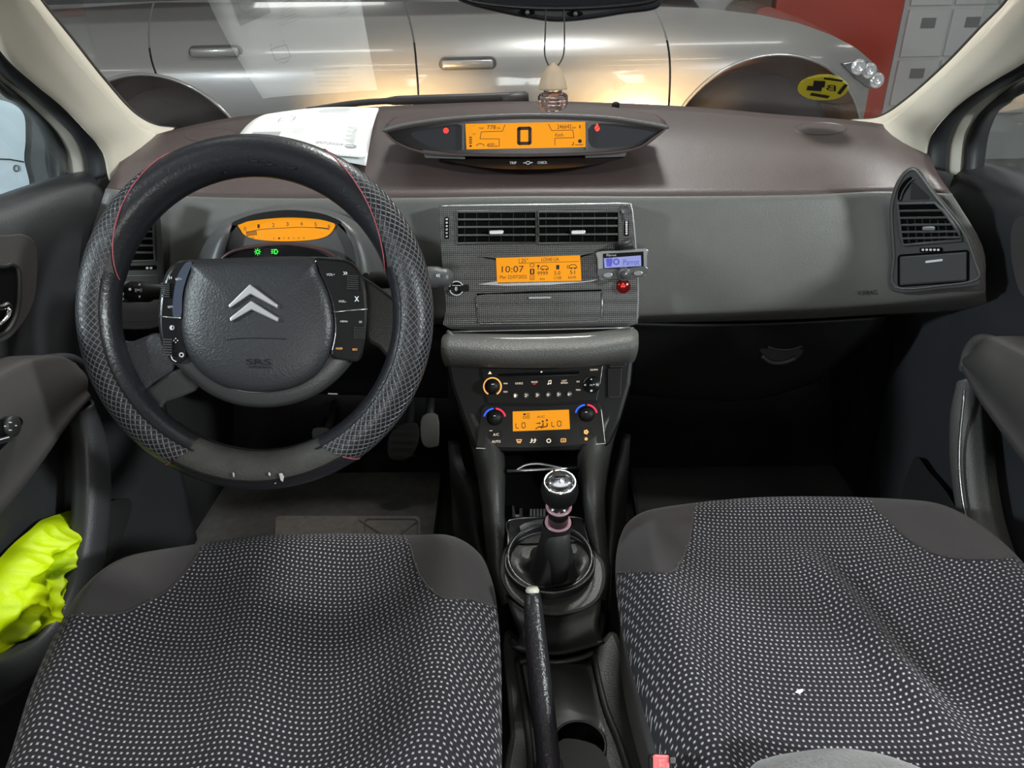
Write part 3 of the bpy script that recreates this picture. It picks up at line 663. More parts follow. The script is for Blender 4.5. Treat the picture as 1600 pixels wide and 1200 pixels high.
# ================================================================ dashboard
DB = root('dashboard', (0, 1.15, .5), 'wide dark grey dashboard under the windscreen', 'dashboard')
R1 = [(190, 250, 1.16), (280, 228, 1.22), (400, 212, 1.27), (600, 202, 1.30), (820, 197, 1.32), (1050, 203, 1.30), (1240, 215, 1.26), (1360, 228, 1.20), (1452, 246, 1.13)]
R1b = [(178, 275, 1.10), (275, 268, 1.15), (400, 262, 1.18), (600, 258, 1.19), (820, 255, 1.20), (1050, 256, 1.19), (1240, 262, 1.17), (1365, 268, 1.13), (1465, 272, 1.05)]
R2 = [(165, 298, 1.06), (272, 308, 1.09), (400, 312, 1.09), (600, 312, 1.09), (820, 309, 1.09), (1050, 309, 1.09), (1250, 307, 1.09), (1372, 300, 1.08), (1488, 305, 1.00)]
R2b = [(163, 303, 1.055), (271, 316, 1.080), (400, 320, 1.08), (600, 320, 1.08), (820, 317, 1.08), (1050, 317, 1.08), (1250, 315, 1.08), (1374, 310, 1.07), (1492, 312, .99)]
R3 = [(140, 380, 1.03), (262, 400, 1.065), (400, 405, 1.06), (600, 405, 1.06), (820, 405, 1.06), (1050, 400, 1.06), (1250, 398, 1.06), (1382, 390, 1.05), (1535, 385, .975)]
R4 = [(135, 470, 1.03), (255, 480, 1.06), (400, 482, 1.055), (600, 482, 1.055), (820, 486, 1.05), (1050, 478, 1.05), (1250, 470, 1.05), (1385, 462, 1.04), (1540, 440, .965)]
R4b = [(135, 482, 1.035), (255, 492, 1.07), (400, 495, 1.065), (600, 496, 1.065), (820, 500, 1.06), (1050, 493, 1.06), (1250, 486, 1.06), (1385, 477, 1.05), (1540, 462, .975)]
R5 = [(135, 490, 1.09), (255, 500, 1.12), (400, 503, 1.12), (600, 504, 1.12), (820, 508, 1.12), (1050, 504, 1.12), (1250, 499, 1.12), (1385, 492, 1.11), (1545, 485, 1.06)]
R0_ = [(p[0], p[1], p[2]) for p in BASE]
def dsheet(name, rowsP, m, par, **k):
    rows = [cr([UY(*p) for p in r], 6) for r in rowsP]; cols = [cr([r[i] for r in rows], 4) for i in range(len(rows[0]))]
    return MB().rows(cols).build(name, m, par, **k)
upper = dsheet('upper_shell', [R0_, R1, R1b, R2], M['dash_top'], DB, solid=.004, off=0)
dsheet('front_face', [R2, R2b, R3, R4, R4b, R5], M['dash'], DB, solid=.003, off=0)
# knee bolster, left part (mostly hidden by the wheel)
dsheet('knee_panel', [[(135, 492, 1.09), (400, 503, 1.11), (700, 510, 1.11)], [(150, 560, 1.13), (400, 575, 1.13), (700, 590, 1.13)], [(190, 600, 1.17), (400, 610, 1.17), (700, 620, 1.17)]], M['black'], DB, solid=.006, off=0)
gb = dsheet('glovebox_door', [[(975, 504, 1.10), (1100, 506, 1.11), (1250, 502, 1.11), (1384, 494, 1.10)], [(977, 520, 1.115), (1100, 522, 1.115), (1250, 518, 1.115), (1372, 512, 1.105)],
     [(980, 570, 1.13), (1090, 575, 1.13), (1210, 572, 1.13), (1330, 548, 1.12)], [(982, 606, 1.15), (1080, 614, 1.15), (1180, 615, 1.15), (1285, 586, 1.14)], [(985, 614, 1.19), (1080, 622, 1.19), (1180, 622, 1.19), (1280, 594, 1.18)]], M['black'], DB, solid=.006, off=0)
GBP = Plane(UY(1222, 545, 1.125), (0, -1, .25))
MB().poly(GBP, el(1222, 543, 36, 27, n=36), 0, .007).build('latch_plate', M['black'], gb, bevel=.003, smooth=False)
mb = MB(); mb.tube([GBP.at(x, y, .010) for x, y in cr2([(1200, 542), (1215, 546), (1235, 546), (1254, 541)], 5)], .0022, 8); mb.tube([GBP.at(x, y, .008) for x, y in cr2([(1190, 556), (1205, 566), (1225, 566), (1243, 559)], 5)], .0045, 8); mb.build('latch_lip', M['dark'], gb)
mb = MB(); DF = Plane(UY(1250, 470, 1.043), (0, -1, .05)); mb.text(DF, 'AIRBAG', (1340, 454, 1371, 461), .002, sl=-.06); mb.build('airbag_lettering', M['dark'], DB, smooth=False)
# speaker / defroster discs
from mathutils.bvhtree import BVHTree
_us = upper.data; _bv = BVHTree.FromPolygons([v.co.copy() for v in _us.vertices], [tuple(p.vertices) for p in _us.polygons])
for nm, cx, cy, rx, ry in (('speaker_grille', 333, 214, 44, 11), ('speaker_grille', 1281, 203, 41, 10)):
    def dr_(px, py, h):
        loc, nr, _, _ = _bv.ray_cast(CAM, ray(px, py).normalized())
        if nr.z < 0: nr = -nr
        return loc+nr*(h+.0018)
    rws = [[dr_(cx+rx*k*math.cos(t), cy+ry*k*math.sin(t), h) for t in [2*math.pi*i/40 for i in range(40)]] for k, h in ((1, 0), (.97, .0012), (.94, -.0004), (.9, -.0004), (.5, .0004), (.02, .0004))]
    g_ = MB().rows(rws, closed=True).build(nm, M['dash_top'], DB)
    MB().tube([dr_(cx+rx*math.cos(t), cy+ry*math.sin(t), -.0004) for t in [2*math.pi*i/40 for i in range(40)]], .0010, 6, closed=True).build('grille_ring', M['dark'], g_)
P_ = Plane(UY(962, 164, 1.40), (0, -.1, 1)); MB().lathe(P_.p+Vector((0, 0, .003)), (0, 0, 1), [(.007, -.01), (.007, .000), (.004, .002), (0, .003)], 20).build('light_sensor', M['black'], DB)
# ---- side vent, right
a_, b_, c_ = UY(1400, 330, 1.035), UY(1402, 452, 1.025), UY(1528, 440, .945)
VR = Plane.tri(a_, b_, c_)
pod = MB().poly(VR, cr2([(1395, 455), (1393, 400), (1390, 350), (1390, 320), (1398, 290), (1412, 268), (1428, 260), (1440, 268), (1452, 288), (1475, 315), (1500, 345), (1520, 380), (1530, 415), (1532, 438), (1524, 447), (1470, 452)], 4, closed=True), -.02, .004)
pod = pod.build('side_vent_bezel', M['pod'], DB, smooth=False, bevel=.003)
MB().tube([VR.at(x, y, .005) for x, y in cr2([(1399, 448), (1397, 400), (1394, 350), (1394, 322), (1401, 294), (1413, 273), (1427, 265), (1438, 275), (1456, 300), (1480, 330), (1508, 368), (1524, 410), (1527, 436), (1470, 446)], 4, closed=True)], .0018, 6, closed=True).build('bezel_edge', M['dash'], DB)
vent = MB().poly(VR, [(1401, 318), (1460, 317), (1472, 330), (1496, 362), (1502, 374), (1499, 377), (1412, 383), (1408, 378)], .0045, .0052).build('side_vent', M['void'], DB, smooth=False)
MB().tube([VR.at(x, y, .008) for x, y in [(1402, 318), (1461, 317), (1474, 330), (1497, 361), (1503, 375), (1412, 383), (1408, 370), (1402, 318)]], .0022, 8, cap=False).build('vent_frame', M['pod'], vent)
for (x0, y0, x1, y1) in ((1404, 330, 1472, 329), (1405, 341, 1481, 340), (1407, 352, 1489, 351), (1408, 363, 1495, 362), (1410, 373, 1500, 371)):
    MB().poly(VR, [(x0, y0-2.0), (x1, y1-2.0), (x1, y1+1.4), (x0, y0+1.4)], .0052, .0095).build('slat', M['pod'], vent, smooth=False, bevel=.0006)
for i in range(7): x = 1416+i*12; MB().poly(VR, [(x, 340+i), (x+2, 340+i), (x+6, 379), (x+3, 379)], .0053, .0065).build('vane', M['tyre'], vent, smooth=False)
MB().poly(VR, rr(1441, 354, 1461, 360, 2.5), .009, .013).build('vent_tab', M['silver_plastic'], vent, smooth=False, bevel=.001)
MB().poly(VR, cr2([(1403, 312), (1404, 298), (1412, 284), (1424, 276), (1422, 288), (1414, 300), (1408, 313)], 4, closed=True), .0042, .0058).build('demist_slot', M['void'], DB, smooth=False)
MB().tube([VR.at(x, y, .006) for x, y in cr2([(1406, 314), (1411, 299), (1420, 286), (1428, 279)], 5)], .0012, 6).build('demist_bar', M['satin'], DB)
MB().poly(VR, [(1424, 282), (1452, 308), (1450, 311), (1422, 312)], .0042, .0058).build('demist_plate', M['dark'], DB, smooth=False)
MB().poly(VR, rr(1437, 387, 1473, 394, 2), .0042, .005).build('dial_slot', M['void'], DB, smooth=False)
mb = MB(); [mb.poly(VR, rr(1440+i*6, 388.6, 1444+i*6, 392, 1), .005, .0075) for i in range(5)]; mb.build('vent_dial', M['print'], DB, smooth=False)
dd = MB().poly(VR, rr(1407, 398, 1510, 441, 3, sl=-.07), .004, .0075).build('tray_door', M['pod'], DB, smooth=False, bevel=.001)
MB().tube([VR.at(x, y, .0045) for x, y in rr(1404, 395.5, 1513, 443.5, 4, sl=-.07)], .0014, 6, closed=True).build('door_gap', M['void'], dd)
MB().poly(VR, rr(1446, 406, 1473, 409.5, 1.2, sl=-.12), .0075, .009).build('door_pull', M['print'], dd, smooth=False)
# ---- side vent, left (behind the wheel)
VL = Plane.tri(UY(245, 330, 1.035), UY(245, 450, 1.03), UY(140, 440, .98))
MB().poly(VL, cr2([(256, 440), (254, 380), (248, 325), (235, 318), (205, 300), (190, 302), (172, 330), (150, 365), (136, 420), (134, 500), (160, 512), (254, 508)], 4, closed=True), -.02, .004).build('side_vent_bezel', M['pod'], DB, smooth=False, bevel=.003)
vl = MB().poly(VL, [(175, 352), (238, 352), (241, 406), (176, 408)], .0045, .0052).build('side_vent', M['void'], DB, smooth=False)
MB().tube([VL.at(x, y, .008) for x, y in [(175, 351), (239, 350), (242, 407), (176, 409), (175, 351)]], .0022, 8, cap=False).build('vent_frame', M['pod'], vl)
for y in (362, 373, 384, 395): MB().poly(VL, [(177, y-2), (240, y-2), (240, y+1.4), (177, y+1.4)], .0052, .0095).build('slat', M['pod'], vl, smooth=False, bevel=.0006)
MB().poly(VL, rr(190, 415, 245, 422, 2), .0042, .005).build('dial_slot', M['void'], DB, smooth=False)
mb = MB(); [mb.poly(VL, rr(228+i*6, 417, 232+i*6, 420.5, 1), .005, .0075) for i in range(2)]; mb.build('vent_dial', M['print'], DB, smooth=False)
dd = MB().poly(VL, rr(160, 430, 249, 503, 4), .004, .007).build('tray_door', M['pod'], DB, smooth=False, bevel=.001)
# ================================================================ central instrument display on the dash top
ID = root('instrument_display', UY(820, 240, 1.2), 'long eye-shaped instrument housing with amber speed screen on the dash top', 'display')
IP = Plane(UY(820, 213, 1.16), (0, -1, .10))
topc = [(598, 204), (640, 194), (700, 186), (760, 182), (822, 180), (890, 181), (950, 184), (1000, 191), (1045, 199)]
botc = [(598, 204), (615, 222), (645, 236), (690, 243), (822, 245), (950, 241), (1000, 232), (1025, 216), (1045, 199)]
ti = [(604, 207), (645, 199), (700, 192), (760, 188), (822, 186), (890, 187), (950, 190), (998, 196), (1038, 202)]
bi = [(604, 207), (620, 221), (650, 233), (692, 239), (822, 241), (948, 237), (996, 229), (1018, 215), (1038, 202)]
def loopP(t, b, h, P=IP): return [P.at(x, y, h) for x, y in cr2(t, 5)] + [P.at(x, y, h) for x, y in cr2(b, 5)[::-1][1:-1]]
back_t = [(x, y) for x, y in topc]
L_back = [Vector((p.x*.99, p.y+.10, p.z+.008)) for p in loopP(topc, botc, 0)]
L_mid = [Vector((p.x, p.y+.04, p.z+.006)) for p in loopP(topc, botc, 0)]
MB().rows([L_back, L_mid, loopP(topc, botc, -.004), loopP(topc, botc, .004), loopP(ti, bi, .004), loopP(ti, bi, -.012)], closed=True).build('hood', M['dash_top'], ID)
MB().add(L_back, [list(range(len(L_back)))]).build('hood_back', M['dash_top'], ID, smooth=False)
fc = MB().add(loopP(ti, bi, -.010), [list(range(len(loopP(ti, bi, 0))))]).build('face', M['gloss'], ID, smooth=False)
MB().tube([IP.at(x, y, .004) for x, y in cr2(topc, 6)], .0028, 8).build('hood_edge', M['satin'] if 0 else M['pad'], ID)
pocketm = mat('pocket_blue_black', (.008, .010, .015), .45)
MB().poly(IP, cr2([(642, 208), (680, 199), (720, 196), (722, 233), (690, 232), (664, 226)], 4, closed=True), -.0098, -.008).build('left_pocket', pocketm, ID, smooth=False)
MB().poly(IP, cr2([(1028, 204), (990, 197), (925, 195), (924, 229), (965, 229), (1002, 222)], 4, closed=True), -.0098, -.008).build('right_pocket', pocketm, ID, smooth=False)
for x0, x1 in ((722, 726), (915, 919)): MB().poly(IP, [(x0, 193), (x1, 193), (x1, 234), (x0, 234)], -.008, .002).build('pocket_wall', M['pod'], ID, smooth=False)
sc_ = MB().poly(IP, [(727, 193.5), (914.5, 190), (916, 230), (729, 233.5)], -.0098, -.006).build('screen', M['lcd'], ID, smooth=False)
H = -.0055
mb = MB()
s0 = [(809, 199), (829, 199), (829.5, 225), (809, 225)]
mb.line(IP, rr(810.5, 200.5, 828, 224, 2), 5.2, H-.0004, H, closed=True)
mb.text(IP, '778', (761, 195.5, 774.5, 202), H); mb.text(IP, '.1km', (775.5, 198, 782, 202), H); mb.text(IP, 'TRIP', (748, 199, 756, 202), H)
mb.text(IP, '246642', (870.5, 194.5, 893, 201), H); mb.text(IP, 'km', (894.5, 197, 900, 201), H); mb.text(IP, 'Km/h', (867.5, 208, 880, 213.5), H)
mb.text(IP, '400', (760.5, 223.5, 772, 230), H); mb.text(IP, 'km', (773, 226, 778, 230), H)
for y in (214.5, 217.5, 220.5, 223.5): mb.line(IP, [(733.5, y), (737, y)], 1.6, H-.0004, H)
mb.poly(IP, rr(733.5, 226.5, 737, 229.5, .5), H-.0004, H); mb.text(IP, '+', (739, 196, 741, 198), H); mb.text(IP, '1/2', (738.5, 208, 743, 211), H)
mb.line(IP, el(750.5, 228, 6, 3.5, 0, 180, 10), 1, H-.0004, H)
mb.poly(IP, el(906, 220.5, 3, 3, n=14), H-.0004, H); mb.line(IP, [(896, 222), (896, 226), (893, 227)], 1.1, H-.0004, H); mb.line(IP, [(899, 226.5), (911, 226)], 1, H-.0004, H); mb.line(IP, [(906, 196), (906, 200)], 1.6, H-.0004, H)
mb.build('screen_digits', M['lcdink'], sc_, smooth=False)
mb = MB()
mb.line(IP, [(789, 195), (785, 205), (752, 206), (750, 217), (780, 217), (780, 229)], .9, H-.0004, H-.0001)
mb.line(IP, [(857, 194), (862, 204), (895, 203), (897, 215), (867, 216), (867, 227)], .9, H-.0004, H-.0001)
mb.build('screen_outlines', M['lcdsoft'] if 0 else M['lcdink'], sc_, smooth=False)
mb = MB(); mb.poly(IP, el(696.8, 204, 4.3, 4.3, n=18), -.0078, -.0068); mb.poly(IP, el(933, 200.5, 4, 4.6, n=18), -.0078, -.0068); mb.poly(IP, el(933, 194.5, 1.6, 1.6, n=10), -.0078, -.0068)
wl = mb.build('warning_lamps', M['glow_r'], ID, smooth=False)
mb = MB(); mb.line(IP, el(696.8, 204, 2.2, 2.2, n=12), .8, -.0067, -.0062, closed=True); mb.line(IP, [(929, 203), (936, 198)], .9, -.0067, -.0062); mb.build('lamp_symbols', M['void'], wl, smooth=False)
for q in ([(660, 234), (727, 242), (727, 249), (664, 247)], [(914, 241), (980, 236), (977, 245), (914, 247)]): MB().poly(IP, q, -.03, -.002).build('foot', M['pod'], ID, smooth=False, bevel=.001)
# glossy tray with markings under it
TPn = Plane(UY(830, 252, 1.165)+Vector((0, 0, .006)), (0, -.38, 1))
tr = MB().poly(TPn, cr2([(690, 246), (720, 256), (770, 263), (830, 264.5), (890, 262), (940, 255), (972, 243), (830, 243)], 4, closed=True), -.004, .0).build('lower_tray', mat('tray_brown_black', (.014, .010, .008), .28), ID, smooth=False)
mb = MB(); mb.text(TPn, 'TRIP', (796, 252.5, 807, 256.5), .0008); mb.text(TPn, 'CHECK', (840, 252, 855, 256), .0008); mb.line(TPn, el(825, 254.3, 3.2, 2.2, n=12), 1, 0, .0008, closed=True); mb.line(TPn, [(818, 254.5), (821, 254.4)], 1, 0, .0008); mb.line(TPn, [(829, 254.2), (832, 254)], 1, 0, .0008)
mb.build('tray_lettering', M['print'], tr, smooth=False)
# ================================================================ rev counter pod behind the wheel
TC = root('rev_counter', UY(450, 400, 1.0), 'domed rev counter pod with curved amber scale above the wheel hub', 'gauge')
TP = Plane(UY(450, 357, .985), (0, -1, .30))
arcB = [(296, 450), (312, 400), (335, 362), (375, 335), (450, 322), (525, 333), (572, 362), (592, 400), (604, 450)]
arcM = [(312, 450), (325, 400), (345, 364), (382, 340), (450, 328), (520, 338), (562, 364), (580, 400), (590, 450)]
arcF = [(345, 450), (350, 400), (358, 368), (372, 346), (450, 331), (526, 346), (545, 368), (556, 400), (562, 450)]
rB = [UY(x, y, 1.085) for x, y in cr2(arcB, 5)]; rB2 = [UY(x, y, 1.035) for x, y in cr2(arcB, 5)]; rM = [UY(x, y, 1.0) for x, y in cr2(arcM, 5)]; rF = [TP.at(x, y, .012) for x, y in cr2(arcF, 5)]; rI = [TP.at(x, y+2, -.004) for x, y in cr2(arcF, 5)]
MB().rows([rB, rB2, rM, rF, rI]).build('pod_shell', M['pod'], TC, solid=.002, off=0)
MB().poly(TP, [(346, 450), (350, 400), (358, 368), (376, 345), (450, 333), (522, 345), (544, 368), (556, 400), (562, 450)], -.012, -.001).build('pod_face', M['pod'], TC, smooth=False)
MB().poly(TP, cr2([(364, 347), (400, 334), (450, 328), (500, 333), (532, 345), (527, 350), (500, 343), (450, 338), (400, 342), (370, 352)], 4, closed=True), -.001, .013).build('visor', M['black'], TC, smooth=False)
rs = MB().poly(TP, cr2([(373, 350), (400, 344), (450, 340), (500, 343), (522, 349), (521, 358), (510, 369), (485, 375), (440, 377), (400, 374), (382, 367), (376, 359)], 5, closed=True), -.001, .001).build('scale_screen', M['lcd'], TC, smooth=False)
mb = MB()
for i, (x, y) in enumerate(((383, 357.5), (404, 353.5), (427, 351.5), (449, 350), (471, 349.5), (493, 350.5), (514, 353.5))):
    mb.text(TP, str(i), (x-1.8, y-3, x+1.8, y+3), .0018)
mb.line(TP, cr2([(385, 363), (404, 359), (427, 357), (449, 356), (471, 355), (493, 356)], 3), .9, .001, .0017); mb.line(TP, cr2([(493, 355.5), (505, 356.5), (514, 358)], 3), 1.8, .001, .0017)
for i in range(8): mb.line(TP, [(385+i*2.1, 362-.2*i), (386+i*2.1, 369-.3*i)], 1.2, .001, .0017)
for i, ch in enumerate('CITROËN'): mb.text(TP, ch, (427+i*7.7, 371-i*.1, 429.5+i*7.7, 374-i*.1), .0018)
mb.text(TP, 'x1000', (390, 370.5, 397, 373), .0018)
mb.build('scale_marks', M['lcdink'], rs, smooth=False)
MB().poly(TP, cr2([(352, 408), (368, 396), (400, 388), (440, 384), (480, 388), (508, 398), (520, 408), (500, 420), (370, 420)], 4, closed=True), -.001, .010).build('lamp_panel', M['gloss'], TC, smooth=False)
MB().tube([TP.at(x, y, .011) for x, y in cr2([(340, 412), (362, 394), (400, 385), (440, 381), (480, 385), (512, 394), (535, 412)], 5)], .003, 8).build('panel_rim', mat('rim_redbrown', (.07, .035, .035), .35), TC)
mb = MB(); mb.line(TP, el(402.5, 393.5, 2.4, 2.4, n=12), 1.2, .010, .0115, closed=True)
for k in range(8): t = k*math.pi/4; mb.line(TP, [(402.5+3.6*math.cos(t), 393.5+3.6*math.sin(t)), (402.5+5*math.cos(t), 393.5+5*math.sin(t))], 1, .010, .0115)
mb.line(TP, [(429, 390), (432, 390), (434, 393), (432, 396.5), (429, 396.5), (429, 390)], 1.3, .010, .0115)
for k in range(3): mb.line(TP, [(424, 390.5+k*2.6), (427, 390+k*2.6)], 1.1, .010, .0115)
mb.build('green_lamps', M['glow_g'], TC, smooth=False)
# ================================================================ centre fascia: vents, clock screen, drawer
FP = Plane(UY(840, 400, 1.025), (0, -1, .16))
CF = root('centre_fascia', FP.at(840, 512), 'grey weave-textured centre panel with air vents and amber clock screen', 'panel')
MB().poly(FP, cr2([(690, 323), (760, 322), (900, 320.5), (975, 319.5), (985, 323), (989, 350), (993, 400), (996, 460), (994, 506), (940, 510), (845, 513), (704, 514), (697, 480), (690, 400), (686, 330)], 3, closed=True), -.035, 0).build('panel', M['fascia'], CF, smooth=False, bevel=.004)
MB().tube([FP.at(x, y, -.001) for x, y in cr2([(690, 322), (760, 321), (900, 319.5), (977, 318.5), (986, 323), (990, 350), (994, 400), (997, 460), (995, 506)], 4)], .0015, 6).build('panel_edge', M['silver_plastic'], CF)
def vent(x0, x1, ys, tabx, name='air_vent'):
    v = MB().poly(FP, [(x0, 331), (x1, 330), (x1, 378.5), (x0+1, 380.5)], .0003, .001).build(name, M['void'], CF, smooth=False)
    MB().tube([FP.at(x, y, .0025) for x, y in [(x0, 331), (x1, 330), (x1, 378.5), (x0+1, 380.5), (x0, 331)]], .0020, 8, cap=False).build('vent_frame', M['pod'], v)
    for y in ys: MB().poly(FP, [(x0+1, y-1.6), (x1-1, y-2.2), (x1-1, y+1.0), (x0+1, y+1.6)], .001, .007).build('slat', M['satin'] if 0 else M['pad'], v, smooth=False, bevel=.0006)
    for i in range(6): x = x0+12+i*19; MB().poly(FP, [(x, 333), (x+1.3, 333), (x+1.3, 378), (x, 378)], .001, .0018).build('vane', M['tyre'], v, smooth=False)
    t = MB().poly(FP, rr(tabx-11.5, 359.5, tabx+11.5, 366.5, 3), .007, .012).build('vent_tab', M['silver_plastic'], v, smooth=False, bevel=.001)
    return v
vent(713.5, 837, (343, 354.8, 367.5), 775.5); vent(840.5, 966, (341.5, 353.5, 366.5), 903.5)
for x0, y0, x1, y1 in ((694.5, 339, 701.5, 373), (975.5, 344, 982.5, 368.5)):
    MB().poly(FP, rr(x0, y0, x1, y1, 1.5), 0, .0008).build('dial_slot', M['void'], CF, smooth=False)
    d_ = MB()
    for i in range(6): yy = lerp(y0+2, y1-5, i/5); d_.poly(FP, rr(x0+1.8, yy, x1-1.8, yy+3, .8), .0008, .004)
    d_.build('vent_dial', M['satin'], CF, smooth=False)
MB().knob(FP, 977, 327.5, [(8, 0), (8, .003), (6.5, .005), (6, .0045), (0, .0045)]).build('round_magnet', M['pod'], CF)
MB().poly(FP, [(974.5, 335), (979.5, 335), (981.5, 346), (976.5, 346)], 0, .004).build('magnet_stem', M['pod'], CF, smooth=False)
# screen recess with pointed ends
MB().poly(FP, [(744, 400.5), (776, 404), (906, 399.5), (936, 394), (905, 402.5), (776, 406.5)], 0, .0012).build('upper_recess', M['void'], CF, smooth=False)
MB().poly(FP, [(745, 444.5), (776, 439.5), (778, 443), (908, 440), (935, 436), (925, 440), (860, 445), (790, 446.5)], 0, .004).build('lower_lip', M['silver_plastic'], CF, smooth=False)
cs = MB().poly(FP, [(775, 403), (906.5, 399), (908.5, 438.5), (776.5, 441.5)], 0, .0015).build('clock_screen', M['lcd'], CF, smooth=False)
H = .0021; mb = MB()
mb.text(FP, '10:07', (784, 415.5, 818.5, 425.5), H); mb.text(FP, 'Mar 22/07/2025', (781, 430, 823, 435.5), H); mb.text(FP, '25°', (814.5, 404, 825, 410), H); mb.text(FP, 'LOS40 UA', (846, 402.5, 873.5, 408), H)
mb.line(FP, [(811, 404), (811, 411.5), (825, 411), (832, 410.7), (904, 408.5)], .7, .0015, H)
mb.text(FP, '9999', (839.5, 424, 856, 430), H); mb.text(FP, '5.0', (866, 423.5, 875.5, 429.5), H); mb.text(FP, '51', (890.5, 422.5, 898.5, 428.5), H)
mb.text(FP, 'km', (844, 433.5, 851, 437.5), H); mb.text(FP, '1/100', (866, 431.5, 877, 436.5), H); mb.text(FP, 'km/h', (888, 430.5, 900, 435.5), H)
mb.poly(FP, rr(828, 420, 835, 428.5, 1), .0015, H); mb.line(FP, rr(828.5, 429.5, 834.5, 437, 1), .7, .0015, H, closed=True); mb.text(FP, '2', (830, 431, 833, 435.5), H); mb.line(FP, rr(828, 412, 834.5, 417, 2), .8, .0015, H, closed=True)
for cx, cy in ((851, 418.5), (895.5, 416.5)):
    mb.line(FP, [(cx-6, cy+2.2), (cx-6, cy-.5), (cx-3, cy-3), (cx+2.5, cy-3), (cx+5.5, cy-.5), (cx+6, cy+2.2), (cx-6, cy+2.2)], 1, .0015, H); mb.poly(FP, el(cx-3, cy+2.6, 1.4, 1.4, n=10), .0015, H); mb.poly(FP, el(cx+3, cy+2.6, 1.4, 1.4, n=10), .0015, H)
mb.poly(FP, rr(869, 414, 874, 421, .8), .0015, H); mb.line(FP, [(841, 415), (841, 421)], 1, .0015, H); mb.poly(FP, el(841, 415.5, 1.8, 1.8, n=10), .0015, H); mb.line(FP, [(889, 415), (886.5, 415), (886.5, 419), (889, 419)], .8, .0015, H)
mb.build('screen_digits', M['lcdink'], cs, smooth=False)
mb = MB(); mb.text(FP, '1', (830.3, 421.5, 832.7, 427), H+.0004); mb.build('selected_digit', M['lcd'], cs, smooth=False)
dw = MB().poly(FP, cr2([(747, 461.5), (800, 459), (845, 457.8), (935, 455.5), (938.5, 458), (939, 480), (937.5, 497), (932, 499.5), (845, 502.5), (752, 504), (748.5, 500), (746, 480)], 3, closed=True), 0, .003).build('drawer', M['fascia'], CF, smooth=False, bevel=.001)
MB().tube([FP.at(x, y, .0008) for x, y in [(745, 462), (744.5, 480), (748, 503), (752, 506), (845, 504.5), (934, 501.5), (940, 498), (941, 480), (940, 457)]], .0012, 6).build('drawer_gap', M['satin'], dw)
MB().tube([FP.at(x, y, .0006) for x, y in [(745, 460), (845, 456), (940, 453.5)]], .0014, 6).build('drawer_top_gap', M['void'], dw)
MB().poly(FP, rr(825.5, 463.2, 861, 467, 1.6), .003, .006).build('drawer_pull', M['silver_plastic'], dw, smooth=False, bevel=.0005)
# lock switch knob left of the drawer
kb = MB().knob(FP, 713, 450.5, [(12, 0), (12, .003), (10, .005), (8.6, .004), (0, .004)]).build('lock_knob', M['black'], CF)
MB().tube([FP.at(x, y, .0052) for x, y in el(713, 450.5, 10.8, 10.8, 12, 168, 16)], .0010, 6).build('knob_ring', M['print'], kb)
MB().tube([FP.at(x, y, .0052) for x, y in el(713, 450.5, 10.8, 10.8, 195, 348, 16)], .0010, 6).build('knob_ring', M['print'], kb)
MB().poly(FP, rr(716, 445.5, 733, 455, 1.5), .004, .009).build('key_blade', M['black'], kb, smooth=False, bevel=.001)
mb = MB(); mb.poly(FP, rr(711, 448, 715, 454.5, 1.5), .004, .0055); mb.line(FP, [(707, 446), (720, 446)], 1, .0092, .0096); mb.build('knob_symbol', M['print'], kb, smooth=False)
# hazard switch
hz = MB().knob(FP, 973.5, 446.5, [(11, 0), (11, .006), (8, .009), (0, .010)]).build('hazard_switch', M['hazard'], CF)
mb = MB(); mb.line(FP, [(970.5, 448), (973.5, 442.5), (976.5, 448)], 1.2, .0102, .011, closed=True); mb.build('warning_triangle', M['glow_r'], hz, smooth=False)
# ================================================================ hands-free phone display
HPn = Plane(FP.at(972, 412, .022), (0, -1, .10))
HF = root('handsfree_display', FP.at(972, 412), 'small silver hands-free phone display with blue screen and round knob', 'display')
MB().poly(HPn, cr2([(933, 393.5), (970, 391.5), (1010.5, 389), (1011, 400), (1010, 428), (1004, 432), (975, 436), (945, 437.5), (936, 434), (933, 405)], 3, closed=True), -.012, 0).build('case', M['silver_plastic'], HF, smooth=False, bevel=.0015)
MB().poly(HPn, [(942, 396.5), (1005.5, 393), (1006, 419), (943, 422.5)], 0, .0008).build('bezel', M['gloss'], HF, smooth=False)
bs = MB().poly(HPn, [(943.5, 403.5), (1001.5, 399), (1002, 415.5), (944.5, 419)], .0008, .0014).build('blue_screen', M['blue_lcd'], HF, smooth=False)
mb = MB(); mb.text(HPn, 'Parrot', (974, 405, 999, 414), .0020); mb.poly(HPn, [(947, 404), (957, 403.5), (957, 410), (955, 417), (948, 416)], .0014, .0019); mb.line(HPn, el(963, 409, 4, 4, n=14), 2, .0014, .0019, closed=True); mb.build('screen_drawing', M['blue_ink'], bs, smooth=False)
mb = MB(); mb.text(HPn, 'Parrot', (948, 396.8, 963, 400.5), .0014); mb.build('lettering', M['print'], HF, smooth=False)
MB().poly(HPn, cr2([(934, 421), (950, 420), (975, 419.5), (1009, 416), (1010, 428), (990, 434), (960, 437), (937, 434)], 3, closed=True), 0, .002).build('button_bar', mat('bar_grey', (.16, .165, .17), .3, metal=.5), HF, smooth=False, bevel=.001)
MB().knob(HPn, 974, 427, [(11, .002), (11, .008), (8.5, .010), (7.5, .009), (6.5, .012), (0, .013)]).build('knob', mat('knob_grey', (.12, .12, .125), .3, metal=.4), HF)
for x, y in ((950, 430), (997, 427)): MB().poly(HPn, el(x, y, 7.5, 4, n=20), .002, .005).build('button', M['silver_plastic'], HF, smooth=False, bevel=.0008)
MB().tube([FP.at(963, 388, .018), FP.at(975, 384, .022), FP.at(988, 381, .022)], [.004, .005, .0075], 14).build('mount_arm', M['dark'], HF)
